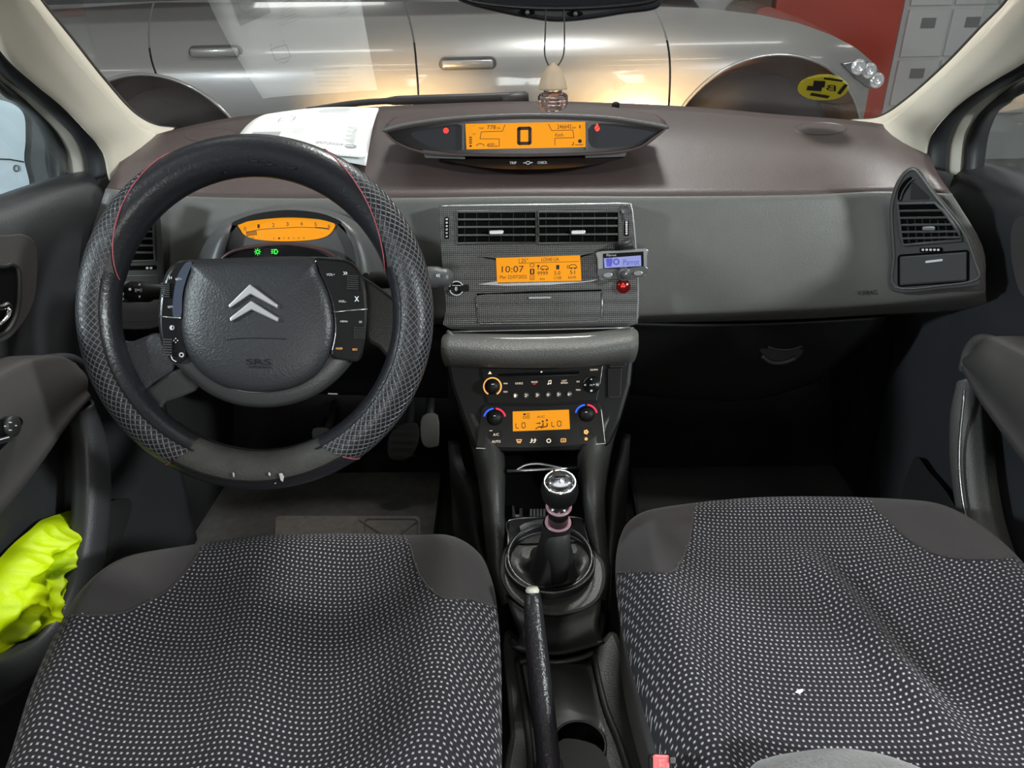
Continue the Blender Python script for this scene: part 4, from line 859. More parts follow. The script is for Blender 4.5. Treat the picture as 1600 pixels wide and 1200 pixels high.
# ================================================================ console tower: pad, slot
CC = root('centre_console', (0, .8, .1), 'black centre console tower and tunnel between the seats', 'console')
rP = [[(704, 519, .985), (770, 517, .99), (845, 515.5, .99), (920, 514, .99), (984, 512, .985)],
      [(692, 527, .935), (770, 529, .93), (845, 529, .93), (920, 526.5, .93), (996, 519, .935)],
      [(689.5, 540, .91), (770, 546, .90), (845, 546, .90), (920, 543, .90), (997.5, 532, .91)],
      [(690, 554, .905), (770, 560, .895), (845, 561, .895), (920, 558, .895), (996, 547, .905)],
      [(694, 567, .92), (770, 570, .91), (845, 571, .91), (920, 568, .91), (992, 560, .92)], [(698, 572, .95), (770, 575, .945), (845, 576, .945), (920, 573, .945), (988, 566, .95)]]
dsheet('padded_top', rP, M['pad'], CC, solid=.004, off=0)
SP_ = Plane.tri(UY(712, 522, .965), UY(975, 517, .965), UY(845, 527, .945)); 
MB().poly(SP_, cr2([(716, 519.5), (845, 516), (975, 514), (978, 518), (972, 523.5), (845, 527.5), (722, 527.5), (714, 523)], 3, closed=True), 0, .004).build('slot', M['void'], CC, smooth=False)
MB().tube([SP_.at(x, y, .004) for x, y in cr2([(700, 519), (716, 529), (780, 531), (845, 530.5), (920, 528), (975, 525), (988, 514)], 5)], .0035, 8).build('slot_rim', M['silver_plastic'], CC)
MB().tube([SP_.at(x, y, .003) for x, y in cr2([(704, 519), (845, 515.5), (984, 512)], 5)], .0012, 8).build('slot_back_edge', M['silver_plastic'], CC)
# tower shell
RP = Plane(UY(845, 640, .895), (0, -.86, .51))
def off(P, pts, h): return [P.at(x, y, h) for x, y in pts]
tl = [(696, 566), (708, 610), (722, 655), (740, 702)]; trr = [(990, 560), (983, 610), (970, 655), (950, 698)]
MB().poly(RP, [(696, 566), (703, 600), (722, 655), (740, 702), (790, 706), (905, 704), (950, 698), (970, 655), (986, 600), (990, 560)][::-1], -.10, -.001).build('tower_shell', M['black'], CC, smooth=False, bevel=.006)
# side arms running down beside the tray
def arm(cols, name='side_arm'):
    rows = [cr([UY(*p) for p in r], 5) for r in cols]; rows = [list(c) for c in zip(*rows)]
    rows = [cr(list(r), 3) for r in rows]
    return MB().rows(rows).build(name, M['console'], CC, solid=.004, off=0)
arm([[(718, 640, .935), (738, 702, .895), (752, 776, .835), (760, 850, .80), (766, 893, .775), (786, 945, .74)],
     [(724, 640, .905), (748, 702, .870), (762, 776, .805), (769, 850, .775), (774, 893, .752), (792, 942, .72)],
     [(745, 650, .895), (775, 702, .862), (781, 776, .805), (783, 850, .775), (783, 893, .752), (800, 938, .725)],
     [(750, 650, .94), (784, 702, .90), (788, 776, .86), (788, 850, .80), (788, 893, .78), (806, 934, .75)]])
arm([[(972, 640, .935), (955, 700, .895), (944, 776, .835), (947, 850, .80), (952, 893, .775), (946, 938, .74)],
     [(966, 640, .905), (944, 700, .870), (934, 776, .805), (940, 850, .775), (945, 893, .752), (938, 936, .72)],
     [(948, 650, .895), (915, 700, .862), (916, 776, .805), (927, 850, .775), (936, 893, .752), (926, 934, .725)],
     [(944, 650, .94), (906, 700, .90), (909, 776, .86), (921, 850, .80), (931, 893, .78), (920, 930, .75)]])
# outer wing panels next to the carpet
for nm, A, B in (('wing_panel', [(700, 690, .99), (712, 740, .94), (728, 775, .90), (742, 850, .83), (762, 905, .77)], [(716, 690, 1.0), (726, 735, .95), (752, 775, .91), (758, 850, .84), (772, 900, .78)]),
                 ('wing_panel', [(985, 680, .99), (972, 730, .94), (964, 775, .90), (956, 850, .83), (954, 905, .77)], [(972, 680, 1.0), (958, 735, .95), (948, 775, .91), (946, 850, .84), (946, 900, .78)])):
    rows = [cr([UY(*p) for p in A], 5), cr([UY(*p)+Vector((0, 0, .004)) for p in B], 5)]; rows.insert(0, [p+Vector((0, .0, -.18)) for p in rows[0]])
    MB().rows(rows).build(nm, M['dark'], CC, solid=.004, off=0)
# open tray under the radio
TR = Plane((0, .86, .335), (0, -.25, 1))
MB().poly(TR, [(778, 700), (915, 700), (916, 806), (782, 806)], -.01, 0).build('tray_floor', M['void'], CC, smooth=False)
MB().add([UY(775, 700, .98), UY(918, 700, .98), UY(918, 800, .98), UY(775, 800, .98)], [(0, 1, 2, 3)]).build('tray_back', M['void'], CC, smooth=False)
TS = Plane(UY(845, 735, .855), (0, -1, .45))
mb = MB(); mb.tube([TS.at(x, y) for x, y in ((792, 736), (820, 735), (860, 733), (901, 731))], .0026, 8); mb.tube([TS.at(x, y) for x, y in cr2([(806, 735), (820, 727), (838, 724.5), (856, 727), (880, 732)], 6)], .0022, 8); mb.build('chrome_bar', M['satin'], CC)
for i in range(5): MB().poly(TR, rr(828+i*5.2, 795, 831.5+i*5.2, 807, 1, sl=0), 0, .006).build('tray_rib', M['pad'], CC, smooth=False)
for q in ([(800, 790), (803, 790), (806, 808), (801, 808)], [(812, 794), (816, 794), (816, 808), (811, 808)]): MB().poly(TR, q, 0, .008).build('tray_divider', M['dark'], CC, smooth=False)
MB().poly(TR, rr(803, 804, 814, 808, 1, sl=0), 0, .003).build('tray_insert', M['satin'], CC, smooth=False)
# gear plate
BP = Plane(UY(860, 876, .745), (0, -.16, 1))
MB().poly(BP, cr2([(793, 812), (850, 807), (912, 808), (922, 850), (945, 880), (945, 920), (925, 948), (880, 962), (835, 958), (800, 935), (782, 905), (783, 870), (793, 845)], 4, closed=True), -.14, -.002).build('gear_plate', M['console'], CC, smooth=False, bevel=.006)
MB().poly(BP, [(796, 812), (850, 808), (908, 809), (918, 845), (795, 850)], -.002, .001).build('plate_insert', mat('fine_ribbed', (.035, .035, .035), .5, bump=.8, bscale=900), CC, smooth=False)
MB().tube([BP.at(x, y, .001) for x, y in cr2([(794, 852), (794, 835), (795, 813), (850, 808), (907, 809), (913, 825), (920, 848)], 4)], .0014, 6).build('plate_edge', M['satin'], CC)
a0 = el(862, 884, 56, 66, 108, 162, 12)
MB().poly(BP, [(812, 822), (820, 817), (835, 813), (850, 811), (850, 824), (835, 827), (824, 831), (814, 836)], .001, .003).build('silver_inlay', M['weave_silver'], CC, smooth=False)
MB().knob(BP, 859, 876, [(71, -.03), (71, .004), (68, .010), (64, .012), (61, .008), (60, -.004)], 56).build('boot_ring', M['leather'], CC)
MB().tube([BP.at(859, 876, .0115)+Vector((math.cos(t)*.0595, math.sin(t)*.0595, 0)) for t in [2*math.pi*i/56 for i in range(56)]], .0011, 6, closed=True).build('ring_edge', M['satin'] if 0 else M['pad'], CC)
# tunnel: bin behind the gear plate, tray, cup holder
CP = Plane((0, .55, .215), (0, .05, 1))
MB().poly(CP, cr2([(788, 985), (830, 1010), (880, 1018), (930, 1008), (958, 985), (975, 1020), (990, 1080), (1006, 1150), (1030, 1260), (800, 1260), (797, 1150), (792, 1080)], 3, closed=True), -.18, 0).build('tunnel_cover', M['console'], CC, smooth=False, bevel=.008)
dsheet('bin_wall', [[(790, 930, .70), (860, 958, .67), (940, 930, .70)], [(800, 960, .665), (862, 985, .64), (938, 955, .665)], [(812, 995, .635), (868, 1008, .62), (935, 985, .635)], [(800, 1012, .60), (870, 1022, .60), (945, 1004, .60)]], M['black'], CC, solid=.003, off=0)
MB().tube([CP.at(x, y, .004) for x, y in cr2([(800, 1000), (815, 1014), (840, 1020), (870, 1020), (900, 1014), (925, 1003), (936, 985), (938, 955)], 5)], .0055, 10).build('bin_lip', M['dark'], CC)
MB().poly(CP, cr2([(845, 950), (935, 945), (930, 1000), (900, 1010), (850, 1014)], 3, closed=True), .0, .003).build('bin_opening', M['void'], CC, smooth=False)
# curved tray bottom and walls
rws = []
for j in range(13):
    v = j/12; y = lerp(1034, 1150, v); xl = lerp(815, 838, v); xr = lerp(923, 948, v); h = .010 - .0*v
    dz = .012*math.sin(v*math.pi)
    rws.append([CP.at(xl, y, .006), CP.at(xl+6, y, .004), CP.at(xl+9, y, .002-0)+Vector((0, 0, dz*.6)), CP.at((xl+xr)/2, y-3, .002)+Vector((0, 0, dz)), CP.at(xr-9, y, .002)+Vector((0, 0, dz*.6)), CP.at(xr-6, y, .004), CP.at(xr, y, .006)])
MB().rows(rws).build('tray_bottom', mat('tray_grey', (.13, .13, .125), .30), CC, solid=.002, off=0)
for pts in ([(808, 1030), (816, 1080), (826, 1150), (832, 1220)], [(927, 1018), (935, 1060), (948, 1110), (968, 1160), (990, 1230)]):
    MB().tube([CP.at(x, y, .004) for x, y in cr2(pts, 5)], .004, 8).build('tray_rim', M['console'], CC)
MB().tube([CP.at(x, y, .006) for x, y in cr2([(812, 1034), (830, 1031), (870, 1034), (905, 1028), (927, 1019)], 5)], .0035, 8).build('tray_front_edge', M['console'], CC)
MB().knob(CP, 905, 1170, [(43, .004), (43, .009), (39, .010), (38, .006)], 40).build('cup_ring', M['dark'], CC)
MB().knob(CP, 905, 1170, [(39, .0092), (0, .0092)], 40).build('cup_holder', M['void'], CC)
mb = MB(); mb.poly(CP, cr2([(872, 1160), (905, 1156), (940, 1172), (950, 1215), (865, 1215)], 3, closed=True), .0094, .0100); mb.build('cup_mat', M['black'], CC, smooth=False)
# ================================================================ radio
RD = root('car_radio', RP.at(847, 600, 0), 'black car radio with six numbered keys under the padded console top', 'radio')
fr = MB().poly(RP, [(752, 575), (845, 577), (942, 571), (938, 600), (932, 626), (845, 631), (762, 630), (756, 600)], -.001, .004).build('face', M['gloss'], RD, smooth=False, bevel=.0006)
kn = MB().knob(RP, 769.5, 604, [(13, .004), (12, .007), (11, .015), (9.5, .018), (0, .0185)]).build('volume_knob', M['black'], RD)
MB().tube([RP.at(x, y, .0055) for x, y in el(769.5, 604, 13.5, 13.5, -60, 240, 30)], .0011, 6).build('lit_ring', M['glow_o'], kn)
MB().line(RP, [(768, 600.5), (772, 600.3)], 1.2, .0186, .0192).build('knob_mark', M['print'], kn, smooth=False)
MB().poly(RP, [(778, 584), (905, 580), (905, 585), (845, 587), (779, 587.5)], .004, .0048).build('disc_slot', M['void'], RD, smooth=False)
MB().tube([RP.at(x, y, .005) for x, y in ((778, 588), (845, 587.5), (905, 585.5))], .0006, 6).build('slot_edge', M['dark'], RD)
mb = MB(); h = .0048
mb.poly(RP, [(762.5, 584.5), (765.5, 580), (768.5, 584.3)], .004, h); mb.poly(RP, el(846, 581.2, 1.4, 1.4, n=10), .004, h); mb.text(RP, 'CD/MP3', (922, 576.5, 934, 579), h)
for s_, q in (('MAN', (787, 598, 793, 600.3)), ('RDS', (787, 611, 793, 613.3)), ('SOURCE', (805, 597.5, 817, 600.5)), ('BAND', (830.5, 595.5, 840, 598)), ('LIST', (878, 593.5, 886, 595.8)), ('REFRESH', (876.5, 597, 887, 599.5)), ('ESC', (901, 595, 906, 597.2)), ('MENU', (900, 608, 907, 610.3))): mb.text(RP, s_, q, h)
mb.line(RP, [(857.5, 600), (857.5, 595), (861, 594.3), (861, 599.3)], 1, .004, h); mb.poly(RP, el(856.5, 600, 1.3, 1.1, n=8), .004, h); mb.poly(RP, el(860, 599.3, 1.3, 1.1, n=8), .004, h)
mb.build('lit_lettering', M['glow_w'], RD, smooth=False)
mb = MB(); mb.text(RP, 'AST', (832.5, 598.8, 838, 600.8), h); mb.build('red_lettering', M['glow_r'], RD, smooth=False)
for i, x in enumerate((804.7, 821.3, 838.6, 855.5, 872, 888.6)):
    y = 618.3-i*.5
    b_ = MB().knob(RP, x, y, [(4.8, .003), (4.8, .006), (3.8, .0075), (0, .0078)], 20).build('preset_key', mat('key_grey', (.10, .10, .10), .3, metal=.3) if i == 0 else bpy.data.materials['key_grey'], RD)
    MB().text(RP, str(i+1), (x-1.5, y-2.4, x+1.5, y+2.4), .0082).build('key_number', M['glow_w'], b_, smooth=False)
dp = MB().knob(RP, 923.8, 601.5, [(13.2, .004), (13.2, .008), (11.5, .0105), (6, .0095), (5.5, .0105), (0, .0108)]).build('cursor_pad', M['gloss'], RD)
MB().tube([RP.at(x, y, .009) for x, y in el(923.8, 601.5, 12.4, 12.4, 15, 165, 18)], .0007, 6).build('pad_edge', M['satin'], dp)
mb = MB(); mb.poly(RP, [(922.5, 593.5), (924, 591), (925.5, 593.5)], .0105, .0112); mb.poly(RP, rr(922.4, 609, 925.6, 612, .8), .0105, .0112)
mb.text(RP, '«', (912.5, 600, 916, 603), .0112); mb.text(RP, '»', (931, 599.5, 935, 602.5), .0112); mb.text(RP, 'OK', (921.5, 600.5, 926, 602.8), .0112); mb.build('pad_marks', M['print'], dp, smooth=False)
for y0, y1, x0, x1 in ((561, 574, 951, 980), (575, 621, 949, 972)):
    q = MB().poly(RP, [(x0, y0), (x1, y0-1), (x1-2, y1-1), (x0, y1)], -.001, .003).build('side_key', M['black'], RD, smooth=False, bevel=.001)
    MB().line(RP, [(x0+3, y1-.5), (x1-4, y1-1.2)], 1, .001, .0034).build('key_edge', M['dark'], q, smooth=False)
# ================================================================ climate control
CL = root('climate_control', RP.at(846, 665, 0), 'black climate control panel with amber screen and two temperature knobs', 'control panel')
MB().poly(RP, [(757, 633), (845, 634), (935, 629), (940, 640), (946, 692), (845, 700), (744, 699), (752, 640)], -.001, .004).build('face', M['gloss'], CL, smooth=False, bevel=.0006)
for cx, cy in ((773, 652.8), (916, 647)):
    k_ = MB().knob(RP, cx, cy, [(12.5, .004), (11.5, .007), (11, .016), (9, .019), (0, .0195)]).build('temperature_knob', M['black'], CL)
    MB().line(RP, [(cx-1.5, cy-3), (cx+1.5, cy-3.1)], 1, .0196, .020).build('knob_mark', M['print'], k_, smooth=False)
    for a0, a1, m_, nm in ((97, 172, 'glow_b', 'cold_arc'), (8, 84, 'glow_p', 'warm_arc')):
        A = el(cx, cy, 17.8, 15.8, a0, a1, 14); B = el(cx, cy, 15.2, 13.2, a0, a1, 14)
        MB().poly(RP, A+B[::-1], .004, .0046).build(nm, M[m_], CL, smooth=False)
cd_ = MB().poly(RP, [(801, 643), (889, 640), (890.5, 670.5), (801.5, 674)], .004, .005).build('screen', M['lcd'], CL, smooth=False)
mb = MB(); h = .0054
mb.text(RP, 'A/C', (839, 649.5, 851.5, 653), h)
def seg(x, y, wd, hh, segs):
    E = {'t': [(x+1, y), (x+wd-1, y)], 'b': [(x+1, y+hh), (x+wd-1, y+hh)], 'tl': [(x, y+1), (x, y+hh/2-.8)], 'bl': [(x, y+hh/2+.8), (x, y+hh-1)], 'tr': [(x+wd, y+1), (x+wd, y+hh/2-.8)], 'br': [(x+wd, y+hh/2+.8), (x+wd, y+hh-1)]}
    for s_ in segs: mb.line(RP, E[s_], 1.3, .005, h)
seg(806, 661, 5, 8, ('tl', 'bl', 'b')); seg(815.5, 660.5, 5, 8, ('t', 'b', 'tl', 'tr', 'bl', 'br')); seg(862, 658.5, 5, 8, ('tl', 'bl', 'b')); seg(871, 658, 5.5, 8, ('t', 'b', 'tl', 'tr', 'bl', 'br'))
for dx, dy, f_ in ((-3, -2.2, 1), (2.6, -2, 0), (-3, 2.4, 0), (2.6, 2.8, 0)):
    if f_: mb.poly(RP, el(822.5+dx, 649.5+dy, 2.2, 1.6, n=12), .005, h)
    else: mb.line(RP, el(822.5+dx, 649.5+dy, 2.2, 1.8, n=10), .7, .005, h, closed=True)
mb.line(RP, [(838, 661.5), (843, 661.3)], 1.2, .005, h); mb.poly(RP, [(842, 659.5), (845, 661.3), (842, 663)], .005, h)
for x in (848, 854.5): mb.poly(RP, el(x, 658.5-(x-848)*.3, 1.7, 1.6, n=12), .005, h); mb.line(RP, [(x+.5, 661.5), (x+.5, 665.5), (x-3, 667)], 1.7, .005, h)
mb.line(RP, [(837, 670), (843, 666.5), (846, 668.5), (851, 667)], 1.5, .005, h)
mb.build('screen_digits', M['lcdink'], cd_, smooth=False)
mb = MB(); h = .0046
mb.text(RP, 'A/C', (770.5, 677, 779.5, 681), h); mb.text(RP, 'AUTO', (768.5, 688, 782, 691.8), h); mb.line(RP, [(765, 673), (769, 672.9)], .8, .004, h)
mb.build('white_lettering', M['glow_w'], CL, smooth=False)
mb = MB()
mb.line(RP, [(807, 687), (815, 686.8), (813.5, 690.5), (808.5, 690.6), (807, 687)], 1, .004, h); [mb.line(RP, [(809+i*2, 689), (809+i*2, 692.5)], .8, .004, h) for i in range(3)]
for i in range(5): t = i*1.26; mb.poly(RP, el(915.8+2.4*math.cos(t), 675+2.4*math.sin(t), 1.6, 1.6, n=10), .004, h); mb.poly(RP, el(915.8+1.6*math.cos(t), 685.8+1.6*math.sin(t), 1.1, 1.1, n=8), .004, h)
mb.line(RP, rr(876.5, 685.5, 884, 690.5, 1), 1, .004, h, closed=True); mb.line(RP, [(879, 688), (882, 688)], 1, .004, h)
mb.build('amber_symbols', M['glow_o'], CL, smooth=False)
mb = MB(); mb.line(RP, el(857.4, 688.7, 3, 2.8, n=12), 1.3, .004, h, closed=True)
for x in (831, 836): mb.line(RP, [(x, 685.5), (x, 690.5), (x-2.5, 691.5)], 1.3, .004, h)
mb.line(RP, [(829.5, 688), (838, 687.5)], 1, .004, h); mb.build('white_symbols', M['glow_w'], CL, smooth=False)
for q in ([(744, 700.3), (767, 700.8)], [(922, 695), (946, 692.6)]): MB().line(RP, q, 1.2, .001, .005).build('chrome_line', M['satin'], CL, smooth=False)
MB().poly(RP, [(763, 672), (784, 671), (784, 684), (763, 685)], .004, .0044).build('key', M['black'], CL, smooth=False); MB().poly(RP, [(906, 669), (926, 668), (926, 680), (906, 681)], .004, .0044).build('key', M['black'], CL, smooth=False)
# ================================================================ gear lever
B0 = BP.at(868, 893, .01); K = UY(874.5, 764, .680); AX = (K-B0).normalized()
GL = root('gear_lever', BP.at(859, 876, .0), 'black gear lever with chrome-topped round knob and leather boot', 'gear lever')
N = 72; rws = []; L = (K-B0).length
for k in range(16):
    t = k/15
    c = lerp(BP.at(859, 876, .006), B0+AX*(L*.62), t**1.25); r0 = lerp(.0585, .0185, min(1, t*1.55)**.62)
    sag = -.022*math.sin(math.pi*min(1, t*1.5))*(1 if t < .66 else 0)
    row = []
    for i in range(N):
        a = 2*math.pi*i/N
        fold = (.30*math.sin(3*a+1.2+2.5*t)+.30*math.sin(5*a-t*4)+.12*math.sin(9*a))*.013*math.sin(math.pi*min(1, t*1.3))
        rr_ = r0 + fold*.8
        row.append(c+Vector((math.cos(a)*rr_, math.sin(a)*rr_, sag+fold*.8)))
    rws.append(row)
MB().rows(rws, closed=True).build('boot', M['boot'], GL)
MB().tube([B0, B0+AX*L*.30, B0+AX*L*.615], [.020, .0170, .0156], 28).build('sleeve', M['dark'], GL)
MB().lathe(B0+AX*(L*.615), AX, [(.0150, 0), (.0163, .001), (.0163, .0022), (.0135, .003)], 32).build('lower_ring', M['pink'], GL)
MB().lathe(B0+AX*(L*.63), AX, [(.0125, 0), (.0125, L*.20)], 28).build('stem', M['gloss'], GL)
MB().lathe(B0+AX*(L*.80), AX, [(.0130, 0), (.0158, .001), (.0158, .0025), (.0135, .003)], 32).build('upper_ring', M['pink'], GL)
KA = Vector((0.0, -.22, .97)).normalized(); KC = K-KA*.002
kb_ = MB().lathe(KC, KA, [(.010, -.019), (.016, -.017), (.0205, -.010), (.0222, -.001), (.0215, .007), (.0195, .0125), (.0185, .014)], 40).build('knob', M['black'], GL)
MB().lathe(KC, KA, [(.0193, .0128), (.0196, .0145), (.0185, .0155), (.0172, .0148)], 40).build('knob_ring', M['chrome'], kb_)
MB().lathe(KC, KA, [(.0174, .014), (.0165, .0155), (.010, .0170), (0, .0175)], 40).build('knob_cap', mat('cap_steel', (.45, .45, .50), .12, metal=1), kb_)
KP = Plane(KC+KA*.0178, KA); mb = MB()
cx_, cy_ = 874.5, 745
for x in (-9, 0, 9): mb.line(KP, [(cx_+x, cy_-7), (cx_+x, cy_+4)], 1.1, 0, .0006)
mb.line(KP, [(cx_-9, cy_-1.5), (cx_+9, cy_-1.8)], 1.1, 0, .0006)
for s_, x, y in (('1', -9, -10), ('3', 0, -11), ('5', 9, -10), ('2', -10, 6), ('4', 0, 7), ('R', 10, 6)): mb.text(KP, s_, (cx_+x-1.8, cy_+y-2.2, cx_+x+1.8, cy_+y+2.2), .0006, sl=0)
mb.build('shift_pattern', M['blackink'], kb_, smooth=False)
# ================================================================ parking brake
PB = root('parking_brake', UD(858, 1190, .73), 'black leather parking brake lever with pale push button, pulled up', 'brake lever')
MB().tube(cr([UD(832, 927, .800), UD(833, 945, .797), UD(836, 985, .792), UD(843, 1060, .775), UD(851, 1130, .757), UD(857, 1192, .740), UD(860, 1230, .73)], 4),
    [.0085]*1+[.0092, .0096, .0100]+[.0104, .0108, .0112, .0116]+[.0120, .0124, .0128, .0130]+[.0130]*4+[.0126]*4+[.012, .0115, .011, .0105], 28).build('grip', mat('brake_leather', (.022, .020, .024), .30, bump=.9, bscale=300), PB)
MB().tube([UD(831.5, 918, .802), UD(831.8, 922, .802), UD(832, 929, .801)], [.0065, .0078, .0078], 20).build('release_button', mat('cream_plastic', (.66, .66, .55), .4), PB)
MB().tube([UD(832, 925, .801), UD(832, 928, .801)], [.0088, .0088], 24).build('button_collar', M['black'], PB)
MB().tube([UD(858, 1190, .745), UD(862, 1230, .74), UD(868, 1300, .75)], [.014, .017, .02], 16).build('lever_base', M['dark'], PB)
# ================================================================ steering wheel
WC = UD(401, 491, .797); el_ = math.radians(24); WN = Vector((0.03, -math.cos(el_), math.sin(el_))).normalized()
WP = Plane(WC, WN); WR, WU = WP.r, WP.u
SW = root('steering_wheel', WC, 'black steering wheel with quilted leather cover and red stitching', 'steering wheel')
RM = .1768; RT = .0232
def tp(th, ph, rt=RT, R=RM): return WC + (WR*math.cos(th)+WU*math.sin(th))*(R+rt*math.cos(ph)) + WN*(rt*math.sin(ph))
D2 = math.radians
def gph(ph):
    a = abs(((math.degrees(ph)+180) % 360)-180); return (1-math.cos(D2(min(a, 180))))/2
def tR(ph): return 66-50*gph(ph)
def tL(ph): return 116+50*gph(ph)
def bL(ph): return 238+9*gph(ph)
def bR(ph): return 304-10*gph(ph)
def section(name, th0, th1, ph0, ph1, m, nth, nph, rt=RT, uv=False, label=None, groove=False):
    vs = []; uvs = []
    cell = .0088
    for i in range(nth+1):
        for j in range(nph+1):
            ph = D2(lerp(ph0, ph1, j/nph)); th = D2(lerp(th0(ph), th1(ph), i/nth))
            a = th*RM/.0082; b = ph*RT/.0072; u_, v_ = (a+b), (a-b)
            r_ = rt
            if groove:
                fu = abs(u_-round(u_)); fv = abs(v_-round(v_)); r_ -= .0006*max(0, 1-min(fu, fv)/.13)
            vs.append(tp(th, ph, r_)); uvs.append((u_, v_))
    fs = [(i*(nph+1)+j, i*(nph+1)+j+1, (i+1)*(nph+1)+j+1, (i+1)*(nph+1)+j) for i in range(nth) for j in range(nph)]
    mb = MB(); mb.add(vs, fs); o = mb.build(name, m, SW, label=label)
    if uv:
        l = o.data.uv_layers.new(name='UVMap')
        for lp in o.data.loops: l.data[lp.index].uv = uvs[lp.vertex_index]
    return o
vs = MB(); vs.rows([[tp(2*math.pi*i/120, 2*math.pi*j/32, RT-.0022) for j in range(32)]+[tp(2*math.pi*i/120, 0, RT-.0022)] for i in range(121)]); vs.build('rim', M['leather_grey'], SW)
section('quilted_cover', lambda p: bR(p)-360, tR, -120, 118, M['quilt'], 420, 90, uv=True, groove=True, label='quilted leather cover on the right side of the rim')
section('quilted_cover', tL, bL, -120, 118, M['quilt'], 420, 90, uv=True, groove=True, label='quilted leather cover on the left side of the rim')
section('smooth_cover', tR, tL, -150, 205, M['leather'], 120, 60, label='smooth black leather on the top of the rim')
section('smooth_cover', bL, bR, -120, 62, M['leather'], 80, 40, label='smooth black leather with pale tears at the bottom of the rim')
# side strips of plain leather inside the quilted part
section('inner_strip', lambda p: -64, lambda p: 18, 118, 200, M['leather'], 60, 24, rt=RT-.0006)
section('inner_strip', lambda p: 163, lambda p: 244, 118, 200, M['leather'], 60, 24, rt=RT-.0006)
for fn, p0, p1 in ((tR, -30, 170), (tL, -30, 165), (bL, -30, 62), (bR, -30, 62)):
    mb = MB(); K_ = 46
    pt = [tp(D2(fn(D2(lerp(p0, p1, i/K_)))), D2(lerp(p0, p1, i/K_)), RT+.0003) for i in range(K_+1)]
    mb.tube(pt, .0007, 6); mb.build('seam', M['red_stitch'] , SW, label='red stitching seam')
mb = MB()   # cover hem lines on the inner side
mb.tube([tp(D2(lerp(232, 312, i/60)), D2(200), RT-.001) for i in range(61)], .0016, 6); mb.tube([tp(D2(lerp(240, 300, i/60)), D2(62), RT) for i in range(61)], .0011, 6)
mb.tube([tp(D2(lerp(-66, 14, i/60)), D2(118), RT-.0002) for i in range(61)], .0009, 6); mb.tube([tp(D2(lerp(166, 246, i/60)), D2(118), RT-.0002) for i in range(61)], .0009, 6)
mb.build('hem', M['black'], SW)
tearm = mat('torn_lining', (.62, .60, .57), .8)
for px, py, w_, h_ in ((365, 742, 3, 8), (421, 741, 4, 6), (440, 746, 8, 14), (430, 755, 3, 2)):
    a = math.atan2(491-py, px-401); ph = math.acos(max(-1, min(1, (math.hypot(px-401, py-491)/1100*.797-RM)/RT))); c = tp(a, ph, RT+.0006); q = Plane(c, (WR*math.cos(a)+WU*math.sin(a))*math.cos(ph)+WN*math.sin(ph))
    MB().poly(q, [(px-w_/2, py-h_/2+1), (px+w_*.1, py-h_/2), (px+w_/2, py-h_*.1), (px+w_*.25, py+h_/2), (px-w_*.2, py+h_*.3)], -.0006, .0006).build('torn_patch', tearm, SW, smooth=False)
for px, py, w_, h_ in ((397, 251, 12, 5), (421, 256, 10, 6), (455, 262, 14, 6), (352, 269, 5, 4)):
    a = math.atan2(491-py, px-401); ph = math.acos(max(-1, min(1, (math.hypot(px-401, py-491)/1100*.797-RM)/RT))); c = tp(a, ph, RT+.0004); q = Plane(c, (WR*math.cos(a)+WU*math.sin(a))*math.cos(ph)+WN*math.sin(ph))
    MB().poly(q, [(px-w_/2, py-h_/2), (px-w_*.1, py-h_*.1), (px+w_/2, py-h_*.1), (px+w_*.3, py+h_*.4), (px-w_*.4, py+h_*.2)], -.0006, .0012).build('worn_nick', M['leather'], SW, smooth=False)
# fixed hub
def dome(P, outl, c, prof, name, m, par, n=5, **k):
    o = cr2(outl, n, closed=True); rows = []
    for t, h in prof: rows.append([P.at(lerp(x, c[0], t), lerp(y, c[1], t), h) for x, y in o])
    return MB().rows(rows, closed=True).build(name, m, par, **k)
spk = M['hub']
MB().poly(WP, cr2([(160, 545), (190, 532), (209, 533), (250, 519), (262, 545), (276, 573), (240, 600), (203, 630), (176, 612)], 3, closed=True), -.030, -.006).build('spoke', spk, SW, bevel=.005, smooth=False)
MB().poly(WP, cr2([(203, 629), (240, 601), (276, 575), (296, 590), (312, 606), (280, 622), (254, 634), (262, 665), (290, 690), (270, 712), (228, 676)], 3, closed=True), -.030, -.009).build('lower_spoke', M['hubring'], SW, bevel=.005, smooth=False)
MB().poly(WP, cr2([(560, 432), (592, 448), (620, 470), (640, 486), (636, 540), (622, 577), (606, 560), (590, 542), (572, 528), (570, 480)], 3, closed=True), -.034, -.014).build('spoke', M['hubring'], SW, bevel=.005, smooth=False)
ringo = [(300, 406), (400, 402), (488, 401), (545, 407), (566, 430), (574, 470), (572, 520), (556, 558), (526, 594), (484, 622), (430, 636), (372, 633), (325, 614), (290, 585), (262, 555), (249, 515), (249, 470), (257, 432), (275, 411)]
hb = dome(WP, ringo, (408, 510), [(0, -.03), (0, -.004), (.02, .001), (.06, .004), (.2, .004), (1, .004)], 'hub_ring', M['hubring'], SW)
pado = [(300, 409), (345, 406), (400, 404.5), (450, 404), (489, 404), (497, 425), (510, 452), (519, 485), (521, 520), (513, 555), (494, 584), (462, 603), (425, 611), (392, 611), (352, 603), (318, 583), (295, 555), (284, 520), (284, 485), (288, 450), (296, 425)]
pad = dome(WP, pado, (403, 508), [(-.012, .001), (-.01, .006), (0, .009), (.04, .0125), (.12, .0155), (.3, .018), (.6, .0195), (1, .020)], 'airbag_pad', M['hub'], SW)
MB().tube([WP.at(x, y, .0055) for x, y in cr2(pado, 5, closed=True)], .0012, 6, closed=True).build('pad_gap', M['black'], pad)
MB().tube([WP.at(x, y, .0055) for x, y in el(403, 510, 118, 103, 188, 352, 40)], .0010, 6).build('pad_highlight', M['satin'] if 0 else M['pad'], pad)
